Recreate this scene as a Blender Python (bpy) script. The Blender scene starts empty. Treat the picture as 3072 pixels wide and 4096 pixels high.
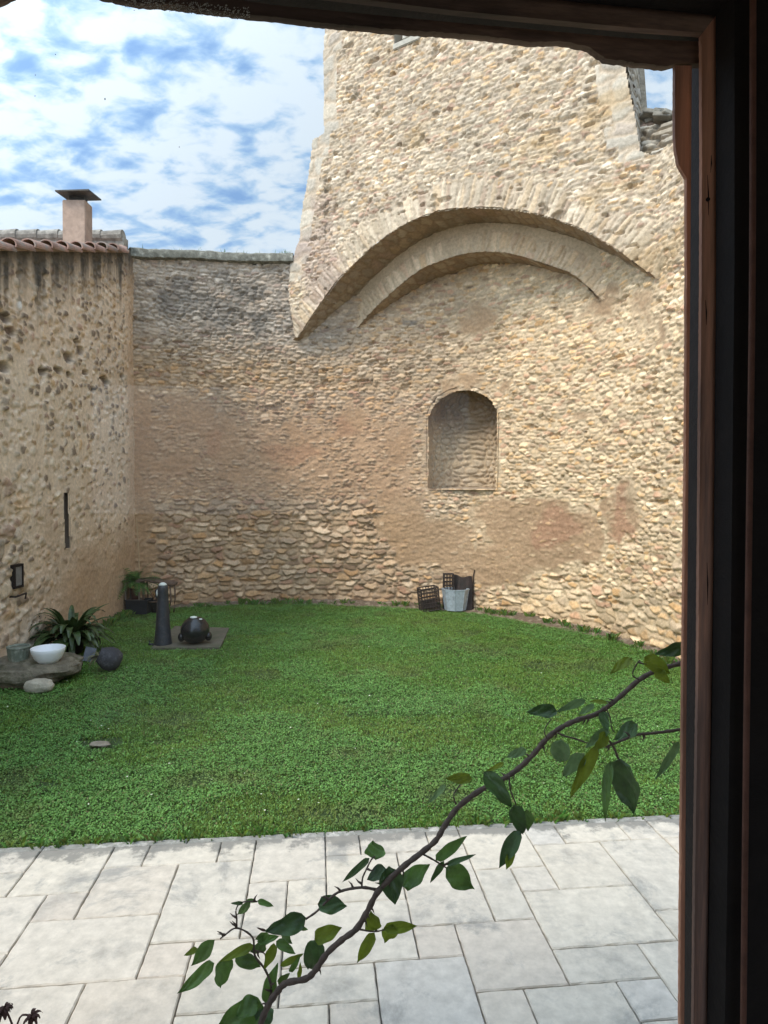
import bpy, bmesh, math, random
import numpy as np
from mathutils import Vector, Matrix
random.seed(7); RNG = np.random.default_rng(7)

# ------------------------------------------------------------------ camera, world, sun
F, PIT, ROLL, H, YAW = 2500.0, -.0314, .0078, 2.10, -.1058      # px of a 3072x4096 frame, radians, metres
def ray(px, py):
    x = (px-1536)/F; z = -(py-2048)/F
    c, s = math.cos(ROLL), math.sin(ROLL); x, z = c*x-s*z, s*x+c*z
    c, s = math.cos(PIT), math.sin(PIT); y, z = c-s*z, s+c*z
    return np.array([x, y, z])
CAM = np.array([0, 0, H])
def gp(px, py, z=0.0):
    r = ray(px, py); return CAM + r*(z-H)/r[2]
def at(px, py, Y):
    r = ray(px, py); return CAM + r*Y/r[1]

sc = bpy.context.scene
cam = bpy.data.cameras.new('camera'); camo = bpy.data.objects.new('camera', cam); sc.collection.objects.link(camo)
cam.sensor_fit = 'VERTICAL'; cam.sensor_height = 36; cam.lens = 36*F/4096; cam.clip_start = .02; cam.clip_end = 500
fw = ray(1536, 2048); rt = ray(1536+F, 2048)-fw; up = ray(1536, 2048-F)-fw
M = Matrix(((rt[0], up[0], -fw[0]), (rt[1], up[1], -fw[1]), (rt[2], up[2], -fw[2])))
camo.rotation_euler = M.to_euler(); camo.location = CAM
sc.camera = camo

SUN_EL, SUN_AZ = math.radians(49), math.radians(-128)     # azimuth of the sun seen from the court, from +Y clockwise
w = bpy.data.worlds.new('World'); sc.world = w; w.use_nodes = True
nt = w.node_tree; nt.nodes.clear(); L = nt.links
N = lambda t, **k: (lambda n: [setattr(n, a, b) for a, b in k.items()] and n or n)(nt.nodes.new(t))
out = N('ShaderNodeOutputWorld'); bg = N('ShaderNodeBackground'); L.new(bg.outputs[0], out.inputs[0])
sky = N('ShaderNodeTexSky', sky_type='NISHITA', sun_disc=False, sun_elevation=SUN_EL, sun_rotation=SUN_AZ)
tc = N('ShaderNodeTexCoord')
# cloud layer: project the direction on a flat layer overhead so the cells shrink towards the horizon
sep = N('ShaderNodeSeparateXYZ'); L.new(tc.outputs['Generated'], sep.inputs[0])
mz = N('ShaderNodeMath', operation='MAXIMUM'); mz.inputs[1].default_value = .02; L.new(sep.outputs[2], mz.inputs[0])
az = N('ShaderNodeMath', operation='ADD'); az.inputs[1].default_value = .28; L.new(mz.outputs[0], az.inputs[0])
dx = N('ShaderNodeMath', operation='DIVIDE'); L.new(sep.outputs[0], dx.inputs[0]); L.new(az.outputs[0], dx.inputs[1])
dy = N('ShaderNodeMath', operation='DIVIDE'); L.new(sep.outputs[1], dy.inputs[0]); L.new(az.outputs[0], dy.inputs[1])
cmb = N('ShaderNodeCombineXYZ'); L.new(dx.outputs[0], cmb.inputs[0]); L.new(dy.outputs[0], cmb.inputs[1])
mp = N('ShaderNodeMapping'); mp.inputs['Rotation'].default_value = (0, 0, .6); mp.inputs['Scale'].default_value = (1.0, 1.55, 1); mp.inputs['Location'].default_value = (3.1, 1.7, 0)
L.new(cmb.outputs[0], mp.inputs[0])
n1 = N('ShaderNodeTexNoise'); n1.inputs['Scale'].default_value = 12.5; n1.inputs['Detail'].default_value = 6; n1.inputs['Roughness'].default_value = .52; n1.inputs['Distortion'].default_value = .25
n2 = N('ShaderNodeTexNoise'); n2.inputs['Scale'].default_value = 3.2; n2.inputs['Detail'].default_value = 2
L.new(mp.outputs[0], n1.inputs['Vector']); L.new(mp.outputs[0], n2.inputs['Vector'])
ad = N('ShaderNodeMath', operation='MULTIPLY_ADD'); ad.inputs[1].default_value = .55; L.new(n2.outputs[0], ad.inputs[0]); L.new(n1.outputs[0], ad.inputs[2])
r1 = N('ShaderNodeMapRange', interpolation_type='SMOOTHSTEP'); r1.inputs['From Min'].default_value = .53; r1.inputs['From Max'].default_value = .86; L.new(ad.outputs[0], r1.inputs['Value'])
r2 = N('ShaderNodeValToRGB'); L.new(r1.outputs[0], r2.inputs[0])
e = r2.color_ramp.elements; e[0].position = 0; e[0].color = (.5, .5, .5, 1); e[1].position = 1; e[1].color = (1, 1, 1, 1)
r3 = N('ShaderNodeValToRGB'); L.new(r1.outputs[0], r3.inputs[0])
e = r3.color_ramp.elements; e[0].position = .0; e[0].color = (.16, .30, .53, 1); e[1].position = 1; e[1].color = (.40, .465, .525, 1)
m = r3.color_ramp.elements.new(.55); m.color = (.26, .38, .52, 1)
sk = N('ShaderNodeMix', data_type='RGBA', blend_type='MULTIPLY'); sk.inputs[0].default_value = 1; L.new(sky.outputs[0], sk.inputs[6]); sk.inputs[7].default_value = (.085, .085, .085, 1)
mx = N('ShaderNodeMix', data_type='RGBA'); L.new(r2.outputs[0], mx.inputs[0]); L.new(sk.outputs[2], mx.inputs[6]); L.new(r3.outputs[0], mx.inputs[7])
# the clouds are lit far above the sky's own brightness; scale so the mix times the background strength is the cloud radiance
dt = N('ShaderNodeVectorMath', operation='DOT_PRODUCT'); L.new(tc.outputs['Generated'], dt.inputs[0])
dt.inputs[1].default_value = (math.sin(SUN_AZ)*math.cos(SUN_EL), math.cos(SUN_AZ)*math.cos(SUN_EL), math.sin(SUN_EL))
gm = N('ShaderNodeMapRange', interpolation_type='SMOOTHSTEP'); gm.inputs['From Min'].default_value = .0; gm.inputs['From Max'].default_value = 1; gm.inputs['To Min'].default_value = 10; gm.inputs['To Max'].default_value = 31; L.new(dt.outputs['Value'], gm.inputs['Value'])
sb = N('ShaderNodeVectorMath', operation='SCALE'); L.new(gm.outputs[0], sb.inputs['Scale']); L.new(mx.outputs[2], sb.inputs[0])
L.new(sb.outputs[0], bg.inputs[0]); bg.inputs[1].default_value = .1
w.cycles.sampling_method = 'AUTOMATIC'

sl = bpy.data.lights.new('sun', 'SUN'); sl.energy = 1.45; sl.angle = math.radians(15); sl.color = (1, .89, .74)
so = bpy.data.objects.new('sun', sl); sc.collection.objects.link(so)
sd = Vector((math.sin(SUN_AZ)*math.cos(SUN_EL), math.cos(SUN_AZ)*math.cos(SUN_EL), math.sin(SUN_EL)))
so.rotation_euler = sd.to_track_quat('Z', 'Y').to_euler(); so.location = (0, 0, 30)
vs = sc.view_settings; vs.view_transform = 'Standard'; vs.look = 'None'; vs.exposure = 0.86; vs.gamma = 1

# ------------------------------------------------------------------ helpers
COL = sc.collection
def tag(o, label=None, cat=None, group=None, kind=None):
    if label: o['label'] = label
    if cat: o['category'] = cat
    if group: o['group'] = group
    if kind: o['kind'] = kind
    return o
def empty(name, loc, label, cat, group=None, rz=0):
    o = bpy.data.objects.new(name, None); COL.objects.link(o); o.location = loc; o.rotation_euler = (0, 0, rz)
    o.empty_display_size = .1
    return tag(o, label, cat, group)
def link(name, me, mat=None, parent=None, world=True):
    o = bpy.data.objects.new(name, me); COL.objects.link(o)
    if mat: me.materials.append(mat)
    if parent is not None:
        o.parent = parent
        if world: o.matrix_parent_inverse = wm(parent).inverted()
    return o
def wm(o):
    m = Matrix.LocRotScale(o.location, o.rotation_euler, o.scale)
    return wm(o.parent) @ o.matrix_parent_inverse @ m if o.parent else m
def bobj(name, bm, mat, parent=None, smooth=False, world=True):
    me = bpy.data.meshes.new(name); bmesh.ops.recalc_face_normals(bm, faces=bm.faces)
    bm.to_mesh(me); bm.free()
    if smooth: me.polygons.foreach_set('use_smooth', [True]*len(me.polygons))
    return link(name, me, mat, parent, world)
def box(bm, lo, hi, rot=None, org=(0, 0, 0)):
    vs_ = [bm.verts.new((x, y, z)) for x in (lo[0], hi[0]) for y in (lo[1], hi[1]) for z in (lo[2], hi[2])]
    for f in ((0, 1, 3, 2), (4, 6, 7, 5), (0, 4, 5, 1), (2, 3, 7, 6), (0, 2, 6, 4), (1, 5, 7, 3)): bm.faces.new([vs_[i] for i in f])
    if rot is not None:
        for v in vs_: v.co = rot @ v.co + Vector(org)
    return vs_
def lathe(bm, prof, n=32, cen=(0, 0, 0), flute=0, fa=0.0, M_=None):
    rings = []
    for r, z in prof:
        ring = []
        for i in range(n):
            a = 2*math.pi*i/n; rr = r*(1+(fa*math.cos(flute*a) if flute else 0))
            p = Vector((rr*math.cos(a), rr*math.sin(a), z))
            if M_: p = M_ @ p
            ring.append(bm.verts.new(p+Vector(cen)))
        rings.append(ring)
    for a, b in zip(rings, rings[1:]):
        for i in range(n): bm.faces.new((a[i], a[(i+1) % n], b[(i+1) % n], b[i]))
    bm.faces.new(rings[0][::-1]); bm.faces.new(rings[-1])
def tube(bm, pts, rad, n=8, cap=True):
    pts = [Vector(p) for p in pts]; rings = []
    if not hasattr(rad, '__len__'): rad = [rad]*len(pts)
    for i, p in enumerate(pts):
        t = (pts[min(i+1, len(pts)-1)]-pts[max(i-1, 0)]).normalized()
        a = t.cross(Vector((0, 0, 1)))
        if a.length < .05: a = t.cross(Vector((1, 0, 0)))
        a.normalize(); b = t.cross(a)
        rings.append([bm.verts.new(p+(a*math.cos(2*math.pi*k/n)+b*math.sin(2*math.pi*k/n))*rad[i]) for k in range(n)])
    for r, q in zip(rings, rings[1:]):
        for k in range(n): bm.faces.new((r[k], r[(k+1) % n], q[(k+1) % n], q[k]))
    if cap: bm.faces.new(rings[0][::-1]); bm.faces.new(rings[-1])
def smooth_path(pts, k=4):
    P = [np.array(p, float) for p in pts]; P = [2*P[0]-P[1]]+P+[2*P[-1]-P[-2]]; o = []
    for i in range(1, len(P)-2):
        for j in range(k):
            t = j/k; a, b, c, d = P[i-1:i+3]
            o.append(.5*((2*b)+(-a+c)*t+(2*a-5*b+4*c-d)*t*t+(-a+3*b-3*c+d)*t**3))
    o.append(P[-2]); return o

# numpy hash, noise, stones
def hsh(i, j, k):
    i = np.asarray(i).astype(np.int64); j = np.asarray(j).astype(np.int64)
    n = (i*374761393+j*668265263+int(k)*1442695041) & 0xffffffff
    n = ((n ^ (n >> 13))*1274126177) & 0xffffffff
    n = ((n ^ (n >> 16))*2246822519) & 0xffffffff
    return ((n ^ (n >> 15)) & 0xffffff)/float(0xffffff)
def vn(x, y, k=0):
    xi, yi = np.floor(x), np.floor(y); fx, fy = x-xi, y-yi
    fx = fx*fx*(3-2*fx); fy = fy*fy*(3-2*fy)
    a = hsh(xi, yi, k)*(1-fx)+hsh(xi+1, yi, k)*fx; b = hsh(xi, yi+1, k)*(1-fx)+hsh(xi+1, yi+1, k)*fx
    return a*(1-fy)+b*fy
def fbm(x, y, k=0, o=4, g=.5):
    r = 0; a = 1; t = 0
    for i in range(o): r = r+a*vn(x*2**i+i*7.3, y*2**i-i*3.1, k+i); t += a; a *= g
    return r/t
def sst(a, b, x):
    t = np.clip((x-a)/(b-a), 0, 1); return t*t*(3-2*t)
def stones(u, v, cw, ch, seed, warp=.5, p=2.6):
    u, v = u+cw*.55*(fbm(u/(cw*.55), v/(ch*.8), seed+91, 3)-.5), v+ch*warp*(fbm(u/.9, v/.5, seed+90, 2)-.5)*2+ch*.95*(fbm(u/(cw*.7), v/(ch*1.3), seed+92, 3)-.5)
    r0 = np.floor(v/ch); f1 = np.full(u.shape, 9.0); f2 = f1.copy(); i1 = np.zeros(u.shape); j1 = i1.copy(); dyn = i1.copy()
    for dr in (-1, 0, 1):
        r = r0+dr; off = hsh(r, 0*r, seed+1); c0 = np.floor(u/cw+off)
        for dc in (-1, 0, 1):
            c = c0+dc
            x = (c-off+.5+.62*(hsh(c, r, seed+2)-.5))*cw; y = (r+.5+.42*(hsh(c, r, seed+3)-.5))*ch
            sw = .55+.8*hsh(c, r, seed+4)
            ax = np.abs(u-x)/cw*.85; ay = np.abs(v-y)/ch
            d = (ax**p+ay**p)**(1/p)/sw
            m_ = d < f1
            f2 = np.where(m_, f1, np.minimum(f2, d)); j1 = np.where(m_, r, j1); i1 = np.where(m_, c, i1); dyn = np.where(m_, (v-y)/ch, dyn); f1 = np.where(m_, d, f1)
    e_ = f2-f1
    return e_, hsh(i1, j1, seed+5), hsh(i1, j1, seed+6), hsh(i1, j1, seed+7), dyn
def lerp(a, b, t): return a*(1-t)+b*t
def cl(*c): return np.array(c, float)

def grid_mesh(name, V, mat, parent=None, keep=None, col=None, smooth=True):
    n, m_ = V.shape[:2]
    idx = np.arange(n*m_).reshape(n, m_)
    q = np.stack([idx[:-1, :-1], idx[1:, :-1], idx[1:, 1:], idx[:-1, 1:]], -1)
    if keep is not None: q = q[keep]
    q = q.reshape(-1, 4)
    used = np.zeros(n*m_, bool); used[q.ravel()] = True
    remap = np.cumsum(used)-1; q = remap[q]; vv = V.reshape(-1, 3)[used]
    me = bpy.data.meshes.new(name)
    me.vertices.add(len(vv)); me.vertices.foreach_set('co', vv.ravel().astype(np.float32))
    me.loops.add(q.size); me.loops.foreach_set('vertex_index', q.ravel().astype(np.int32))
    me.polygons.add(len(q)); me.polygons.foreach_set('loop_start', (np.arange(len(q))*4).astype(np.int32)); me.polygons.foreach_set('loop_total', np.full(len(q), 4, np.int32))
    me.polygons.foreach_set('use_smooth', np.full(len(q), smooth))
    me.update(calc_edges=True)
    if col is not None:
        c = np.ones((len(vv), 4), np.float32); c[:, :3] = np.clip(col.reshape(-1, 3)[used], 0, 1)
        a = me.color_attributes.new('Col', 'FLOAT_COLOR', 'POINT'); a.data.foreach_set('color', c.ravel())
    return link(name, me, mat, parent)

# ------------------------------------------------------------------ materials
def mat(name, base=(.5, .5, .5), rough=.8, attr=False, scale=8, var=.25, bump=.3, bdist=.01, bscale=None, spec=.3, metal=0, stretch=None, coord='Object', c2=None, c2scale=3, c2lo=.5, c2hi=.65, transl=0.0):
    m_ = bpy.data.materials.new(name); m_.use_nodes = True; t = m_.node_tree; ln = t.links; nd = t.nodes
    b = nd['Principled BSDF']; b.inputs['Roughness'].default_value = rough; b.inputs['Specular IOR Level'].default_value = spec; b.inputs['Metallic'].default_value = metal
    tc_ = nd.new('ShaderNodeTexCoord'); vec = tc_.outputs[coord]
    if stretch:
        mp_ = nd.new('ShaderNodeMapping'); mp_.inputs['Scale'].default_value = stretch; ln.new(vec, mp_.inputs[0]); vec = mp_.outputs[0]
    nz = nd.new('ShaderNodeTexNoise'); nz.inputs['Scale'].default_value = scale; nz.inputs['Detail'].default_value = 6; nz.inputs['Roughness'].default_value = .65; ln.new(vec, nz.inputs['Vector'])
    mr = nd.new('ShaderNodeMapRange'); mr.inputs['From Min'].default_value = .3; mr.inputs['From Max'].default_value = .7; mr.inputs['To Min'].default_value = 1-var; mr.inputs['To Max'].default_value = 1+var; ln.new(nz.outputs[0], mr.inputs['Value'])
    if attr:
        at_ = nd.new('ShaderNodeAttribute'); at_.attribute_name = 'Col'; src = at_.outputs['Color']
    else:
        rgb = nd.new('ShaderNodeRGB'); rgb.outputs[0].default_value = (*base, 1); src = rgb.outputs[0]
    if c2:
        n3 = nd.new('ShaderNodeTexNoise'); n3.inputs['Scale'].default_value = c2scale; n3.inputs['Detail'].default_value = 8; n3.inputs['Roughness'].default_value = .7; ln.new(vec, n3.inputs['Vector'])
        m3 = nd.new('ShaderNodeMapRange'); m3.inputs['From Min'].default_value = c2lo; m3.inputs['From Max'].default_value = c2hi; ln.new(n3.outputs[0], m3.inputs['Value'])
        mm = nd.new('ShaderNodeMix'); mm.data_type = 'RGBA'; ln.new(m3.outputs[0], mm.inputs[0]); ln.new(src, mm.inputs[6]); mm.inputs[7].default_value = (*c2, 1); src = mm.outputs[2]
    vm = nd.new('ShaderNodeVectorMath'); vm.operation = 'SCALE'; ln.new(src, vm.inputs[0]); ln.new(mr.outputs[0], vm.inputs['Scale'])
    ln.new(vm.outputs[0], b.inputs['Base Color'])
    if bump:
        nb = nd.new('ShaderNodeTexNoise'); nb.inputs['Scale'].default_value = bscale or scale*4; nb.inputs['Detail'].default_value = 5; nb.inputs['Roughness'].default_value = .7; ln.new(vec, nb.inputs['Vector'])
        bp = nd.new('ShaderNodeBump'); bp.inputs['Strength'].default_value = bump; bp.inputs['Distance'].default_value = bdist; ln.new(nb.outputs[0], bp.inputs['Height']); ln.new(bp.outputs[0], b.inputs['Normal'])
    if transl:
        tr = nd.new('ShaderNodeBsdfTranslucent'); ln.new(vm.outputs[0], tr.inputs[0]); ms = nd.new('ShaderNodeMixShader'); ms.inputs[0].default_value = transl
        o_ = nd['Material Output']; ln.new(b.outputs[0], ms.inputs[1]); ln.new(tr.outputs[0], ms.inputs[2]); ln.new(ms.outputs[0], o_.inputs[0])
    return m_
M_STONE = mat('rubble_stone', attr=True, rough=.92, scale=22, var=.22, bump=.6, bdist=.012, bscale=38, spec=.15)
M_TILE = mat('terracotta', (.36, .22, .17), .9, scale=5, var=.35, bump=.4, c2=(.25, .22, .19), c2scale=6, c2lo=.48, c2hi=.62)
M_COPING = mat('lichened_coping', (.16, .155, .125), .95, scale=12, var=.4, bump=.6, bdist=.02, c2=(.32, .31, .26), c2scale=9)
M_CHIM = mat('render_pinkish', (.40, .29, .22), .95, scale=9, var=.2, bump=.5, bdist=.01)
M_CHCAP = mat('sooty_metal', (.06, .06, .055), .6, scale=10, var=.3, c2=(.12, .10, .08))
M_IRON = mat('dark_iron', (.022, .025, .032), .5, scale=14, var=.35, bump=.25, bdist=.004, spec=.5, c2=(.045, .043, .045), c2scale=12)
M_BLACKGLOSS = mat('black_glaze', (.010, .011, .013), .27, scale=14, var=.3, bump=.08, bdist=.003, spec=.5)
M_DROP = mat('pale_dropping', (.62, .64, .58), .8, scale=40, var=.15, bump=.3)
M_ZINC = mat('galvanised_zinc', (.46, .52, .57), .5, scale=18, var=.18, bump=.15, bdist=.003, metal=.35, c2=(.32, .36, .4), c2scale=14)
M_RUST = mat('rusty_wire', (.035, .026, .022), .8, scale=30, var=.4)
M_RUSTPANEL = mat('rusty_sheet', (.085, .062, .055), .8, scale=9, var=.3, bump=.3, c2=(.06, .055, .05))
M_WHITE = mat('white_ceramic', (.78, .79, .80), .35, scale=6, var=.05, bump=.05, spec=.5)
M_GREENPOT = mat('green_glaze', (.16, .18, .14), .85, scale=10, var=.2, c2=(.28, .29, .24), c2scale=18)
M_DARKPOT = mat('dark_plastic', (.018, .02, .024), .6, scale=10, var=.2)
M_GREYPOT = mat('charcoal_pot', (.035, .035, .040), .75, scale=9, var=.25, c2=(.09, .09, .10), c2scale=10)
M_SOIL = mat('soil', (.05, .035, .025), .95, scale=30, var=.4, bump=.8, bdist=.02)
M_SLATE = mat('slate', (.13, .14, .16), .7, scale=14, var=.2)
M_WOODOLD = mat('weathered_wood', (.13, .085, .06), .85, scale=14, var=.4, bump=.6, bdist=.006, stretch=(1, 1, .15))
M_WOODPALE = mat('grey_wood', (.24, .19, .16), .85, scale=14, var=.3, bump=.4, stretch=(1, 1, .2))
M_CANE = mat('bamboo', (.40, .28, .16), .6, scale=10, var=.2)
M_REDPOT = mat('red_clay', (.12, .045, .035), .8, scale=10, var=.3)
M_SOILG = mat('bare_earth', (.17, .125, .085), .95, scale=14, var=.3, bump=.8, bdist=.03, c2=(.30, .24, .17), c2scale=9, c2lo=.5, c2hi=.6)
M_TURF = mat('turf_soil', (.05, .085, .025), .95, scale=20, var=.4, bump=.8, bdist=.03, c2=(.09, .085, .035), c2scale=5, c2lo=.55, c2hi=.75)
M_FLAG = mat('flat_slab', (.12, .105, .075), .9, scale=12, var=.25, bump=.4, c2=(.08, .085, .05))
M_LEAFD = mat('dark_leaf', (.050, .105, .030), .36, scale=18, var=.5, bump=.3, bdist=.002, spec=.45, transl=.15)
M_LEAFY = mat('yellow_green_leaf', (.16, .22, .02), .5, scale=25, var=.3, bump=.3, bdist=.002, transl=.4)  # yellow-green leaves
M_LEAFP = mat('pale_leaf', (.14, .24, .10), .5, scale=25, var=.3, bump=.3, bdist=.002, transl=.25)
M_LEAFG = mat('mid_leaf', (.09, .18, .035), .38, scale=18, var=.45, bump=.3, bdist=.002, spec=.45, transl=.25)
M_BARK = mat('branch_bark', (.085, .062, .05), .8, scale=60, var=.35, bump=.6, bdist=.002, bscale=150)
M_DRY = mat('dried_flower', (.07, .035, .03), .9, scale=60, var=.4)
M_FERN = mat('fern_leaf', (.07, .16, .03), .55, scale=20, var=.3, transl=.25)
M_ASPI = mat('strap_leaf', (.045, .075, .022), .4, scale=14, var=.45, bump=.2, spec=.5, transl=.1)
M_FRAME = mat('frame_wood', (.55, .27, .17), .62, scale=26, var=.5, bump=.6, bdist=.002, bscale=70, stretch=(1, 1, .06), coord='Object', c2=(.20, .125, .10), c2scale=10, c2lo=.42, c2hi=.6)
M_FRAMEH = mat('lintel_wood', (.26, .17, .125), .7, scale=26, var=.5, bump=.6, bdist=.002, bscale=70, stretch=(.06, 1, 1), c2=(.08, .055, .045), c2scale=10, c2lo=.42, c2hi=.6)
M_DARKWOOD_SHADOW = mat('dark_wood_and_shadow', (.02, .014, .012), .8, scale=20, var=.3)  # hatch border; on the window rebate it paints the groove's shadow
M_ROOM = mat('room_plaster', (.50, .46, .40), .9, scale=4, var=.08, bump=.2)
M_REVEAL = mat('dark_reveal', (.012, .009, .008), .9, scale=9, var=.3)  # room shade painted into the reveal; also the black of the cracks
M_HATCH = mat('grey_metal', (.20, .19, .185), .6, scale=20, var=.2)

# ------------------------------------------------------------------ plans of the walls
class Plan:
    def __init__(s, pts, k=10, smooth=True):
        P = np.array(smooth_path(pts, k) if smooth else pts, float)
        d = np.r_[0, np.cumsum(np.hypot(*np.diff(P, axis=0).T))]
        s.L = d[-1]; n = int(s.L/.03)+2; s.S = np.linspace(0, s.L, n)
        s.X = np.interp(s.S, d, P[:, 0]); s.Y = np.interp(s.S, d, P[:, 1])
        tx = np.gradient(s.X, s.S); ty = np.gradient(s.Y, s.S)
        for _ in range(4):
            tx = np.convolve(np.pad(tx, 2, 'edge'), np.ones(5)/5, 'valid'); ty = np.convolve(np.pad(ty, 2, 'edge'), np.ones(5)/5, 'valid')
        l = np.hypot(tx, ty); s.TX, s.TY = tx/l, ty/l
    def pos(s, S, Z, off=0.0):
        x, y = np.interp(S, s.S, s.X), np.interp(S, s.S, s.Y); tx, ty = np.interp(S, s.S, s.TX), np.interp(S, s.S, s.TY)
        return np.stack([x+ty*off, y-tx*off, Z+0*x], -1)        # off > 0 comes towards the viewer
    def hit(s, px, py):
        r = ray(px, py); c = s.X*r[1]-s.Y*r[0]                   # sign change where the azimuth matches
        k = np.where((c[:-1] <= 0) & (c[1:] > 0))[0]
        if len(k) == 0: i = int(np.argmin(abs(c))); S = s.S[i]
        else:
            i = k[0]; S = s.S[i]+(s.S[i+1]-s.S[i])*(-c[i])/(c[i+1]-c[i])
        x, y = np.interp(S, s.S, s.X), np.interp(S, s.S, s.Y)
        return np.array([S, H+r[2]*math.hypot(x, y)/math.hypot(r[0], r[1])])
    def hits(s, pts): return np.array([s.hit(*p) for p in pts])
CURT = Plan([(-4.47, 11.03), (-3.95, 11.34), (-3.1, 11.68), (-2.3, 11.86), (-1.2, 11.93), (-.3, 11.86), (.77, 11.66), (1.75, 11.22), (2.47, 10.58), (3.22, 9.62), (3.63, 8.62), (3.86, 7.6), (4.02, 6.5), (4.1, 5.2)])
P1 = CURT.pos(CURT.hit(1180, 1340)[0], 0)[:2]+np.array([0, -.03]); P2 = CURT.pos(CURT.hit(2625, 1100)[0], 0)[:2]
T_ = (P2-P1)/np.linalg.norm(P2-P1); NV = np.array([T_[1], -T_[0]])     # NV points to the viewer
cp = np.stack([CURT.X, CURT.Y], -1); i2 = int(np.argmin(np.hypot(*(cp-P2).T)))
FAC = Plan([tuple(P1-T_*1.2+NV*.05)]+[tuple(P1+T_*a+NV*.05) for a in np.linspace(0, np.linalg.norm(P2-P1), 12)]+[tuple(cp[i]+NV*.05) for i in range(i2+12, len(cp), 12)], smooth=False)
D1 = .68
INN = Plan([tuple(P1+T_*a-NV*(D1-.05)) for a in np.linspace(-1, 7.6, 20)], smooth=False)

PALETTE = np.array([[.52, .44, .33], [.46, .405, .32], [.48, .365, .235], [.42, .37, .305], [.38, .265, .205], [.62, .56, .46], [.25, .20, .155], [.46, .32, .18]])
def stone_col(r, r2, tint=1.0, weights=None):
    wgt = np.cumsum(weights if weights is not None else [.2, .2, .14, .16, .08, .12, .05, .05]); wgt = wgt/wgt[-1]
    i = np.clip(np.searchsorted(wgt, r), 0, 7)
    return PALETTE[i]*(.68+.60*r2)[..., None]*tint
def blobs(S, Z, plan, lst, seed, k=1.0):
    f = np.zeros(S.shape)
    S = S+.9*(fbm(S/.6, Z/.6, seed+31, 4)-.5); Z = Z+.7*(fbm(S/.6, Z/.6, seed+37, 4)-.5)
    for px, py, rx, ry, a in lst:
        s0, z0 = plan.hit(px, py)
        f = np.maximum(f, a*np.exp(-(((S-s0)/rx)**2+((Z-z0)/ry)**2)))
    return sst(.25, .65, f*(.35+1.3*fbm(S/.25, Z/.2, seed, 5)))

# ------------------------------------------------------------------ curtain wall
curtain = empty('curtain_wall', (-2.3, 12.0, 0), 'tall curved rubble stone wall with an arched niche, ending the lawn under the tower', 'wall')
def dk(x, y): return (x*1.852, y*1.852)
ds = .0178
S1 = np.arange(0, CURT.L, ds); Z1 = np.arange(-.12, 6.62, ds)
S, Z = np.meshgrid(S1, Z1, indexing='ij')
zc = CURT.hit(1000, 2000)[1]
# niche outline
nl = CURT.hit(1707, 1800)[0]; nr = CURT.hit(1993, 1800)[0]; nb = CURT.hit(1860, 1958)[1]; ntop = CURT.hit(1860, 1545)[1]; nsp = CURT.hit(1860, 1668)[1]
nc = (nl+nr)/2; nw = (nr-nl)/2
def niche_half(z):    # half width at height z
    return np.where(z < nsp, nw, nw*np.sqrt(np.clip(1-((z-nsp)/(ntop-nsp))**2, 0, 1)))
wob = .02*(fbm(S/.12, Z/.12, 401, 2)-.5)*2
nin = (np.abs(S-nc)+wob < niche_half(np.where(Z > nsp, Z+.06, Z))-.02+.02*(vn(S/.07, Z/.07, 403)-.5)) & (Z > nb) & (Z < ntop)
e1, a1, a2, a3, dy1 = stones(S, Z, .23, .103, 11, warp=.5)
e2, b1, b2, b3, dy2 = stones(S, Z, .15, .061, 23, warp=1.0)
s700 = CURT.hit(1560, 2200)[0]; 
coursed = sst(zc+.15, zc-.1, Z+.25*(fbm(S/.7, Z/.7, 31)-.5))*sst(s700+.9, s700+.2, S)          # flat projecting courses low on the left
coursed = np.maximum(coursed, sst(s700+1.6, s700+2.4, S)*.62*sst(1.3, .5, Z+.5*(fbm(S/.5, Z/.5, 33)-.5)))
E_ = lerp(e2, e1, (coursed > .5)*1.0); R1 = np.where(coursed > .5, a1, b1); R2 = np.where(coursed > .5, a2, b2); R3 = np.where(coursed > .5, a3, b3); DY = np.where(coursed > .5, dy1, dy2)
plaster = blobs(S, Z, CURT, [(*dk(470, 950), .55, .4, .95), (*dk(640, 965), .7, .34, 1.1), (*dk(410, 900), .5, .5, .8), (*dk(740, 900), .4, .5, .8), (*dk(860, 960), .4, .5, .95), (*dk(880, 1120), .55, .55, 1.3),
    (*dk(950, 1190), .8, .55, 1.3), (*dk(1130, 1150), 1.0, .6, 1.4), (*dk(1060, 1230), .8, .4, 1.1), (*dk(1340, 1120), .5, .5, 1.0), (*dk(1250, 1170), .6, .45, 1.1), (*dk(1400, 700), .5, .6, .6), (*dk(1300, 640), .6, .4, .7), (*dk(1030, 680), .5, .3, .8), (*dk(1000, 800), .35, .2, .9), (*dk(1100, 830), .3, .25, .8), (*dk(305, 1150), .22, 1.0, 1.6), (*dk(300, 950), .18, 1.2, 1.2), (*dk(960, 830), .25, .3, 1.0), (*dk(1250, 900), .3, .25, .5),
    (*dk(560, 1020), 1.3, .2, .75), (*dk(350, 1010), .8, .3, .8)], 51)
red = blobs(S, Z, CURT, [(*dk(450, 960), .3, .25, 1.1), (*dk(640, 975), .6, .22, 1.25), (*dk(740, 930), .22, .35, 1.0), (*dk(1340, 1120), .35, .4, 1.2), (*dk(1190, 1130), .35, .3, 1.0), (*dk(760, 1010), .25, .2, .9)], 57)
greyst = blobs(S, Z, CURT, [(*dk(390, 650), .45, .4, 1.0), (*dk(480, 680), .5, .35, .9), (*dk(520, 620), .7, .35, .7), (*dk(880, 690), .18, .12, 1.3), (*dk(580, 700), .4, .2, .8)], 61)
mortared = sst(zc-.1, zc+.2, Z)*sst(zc+2.1, zc+1.2, Z)*sst(s700+1.0, s700+.2, S)*.55
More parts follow.
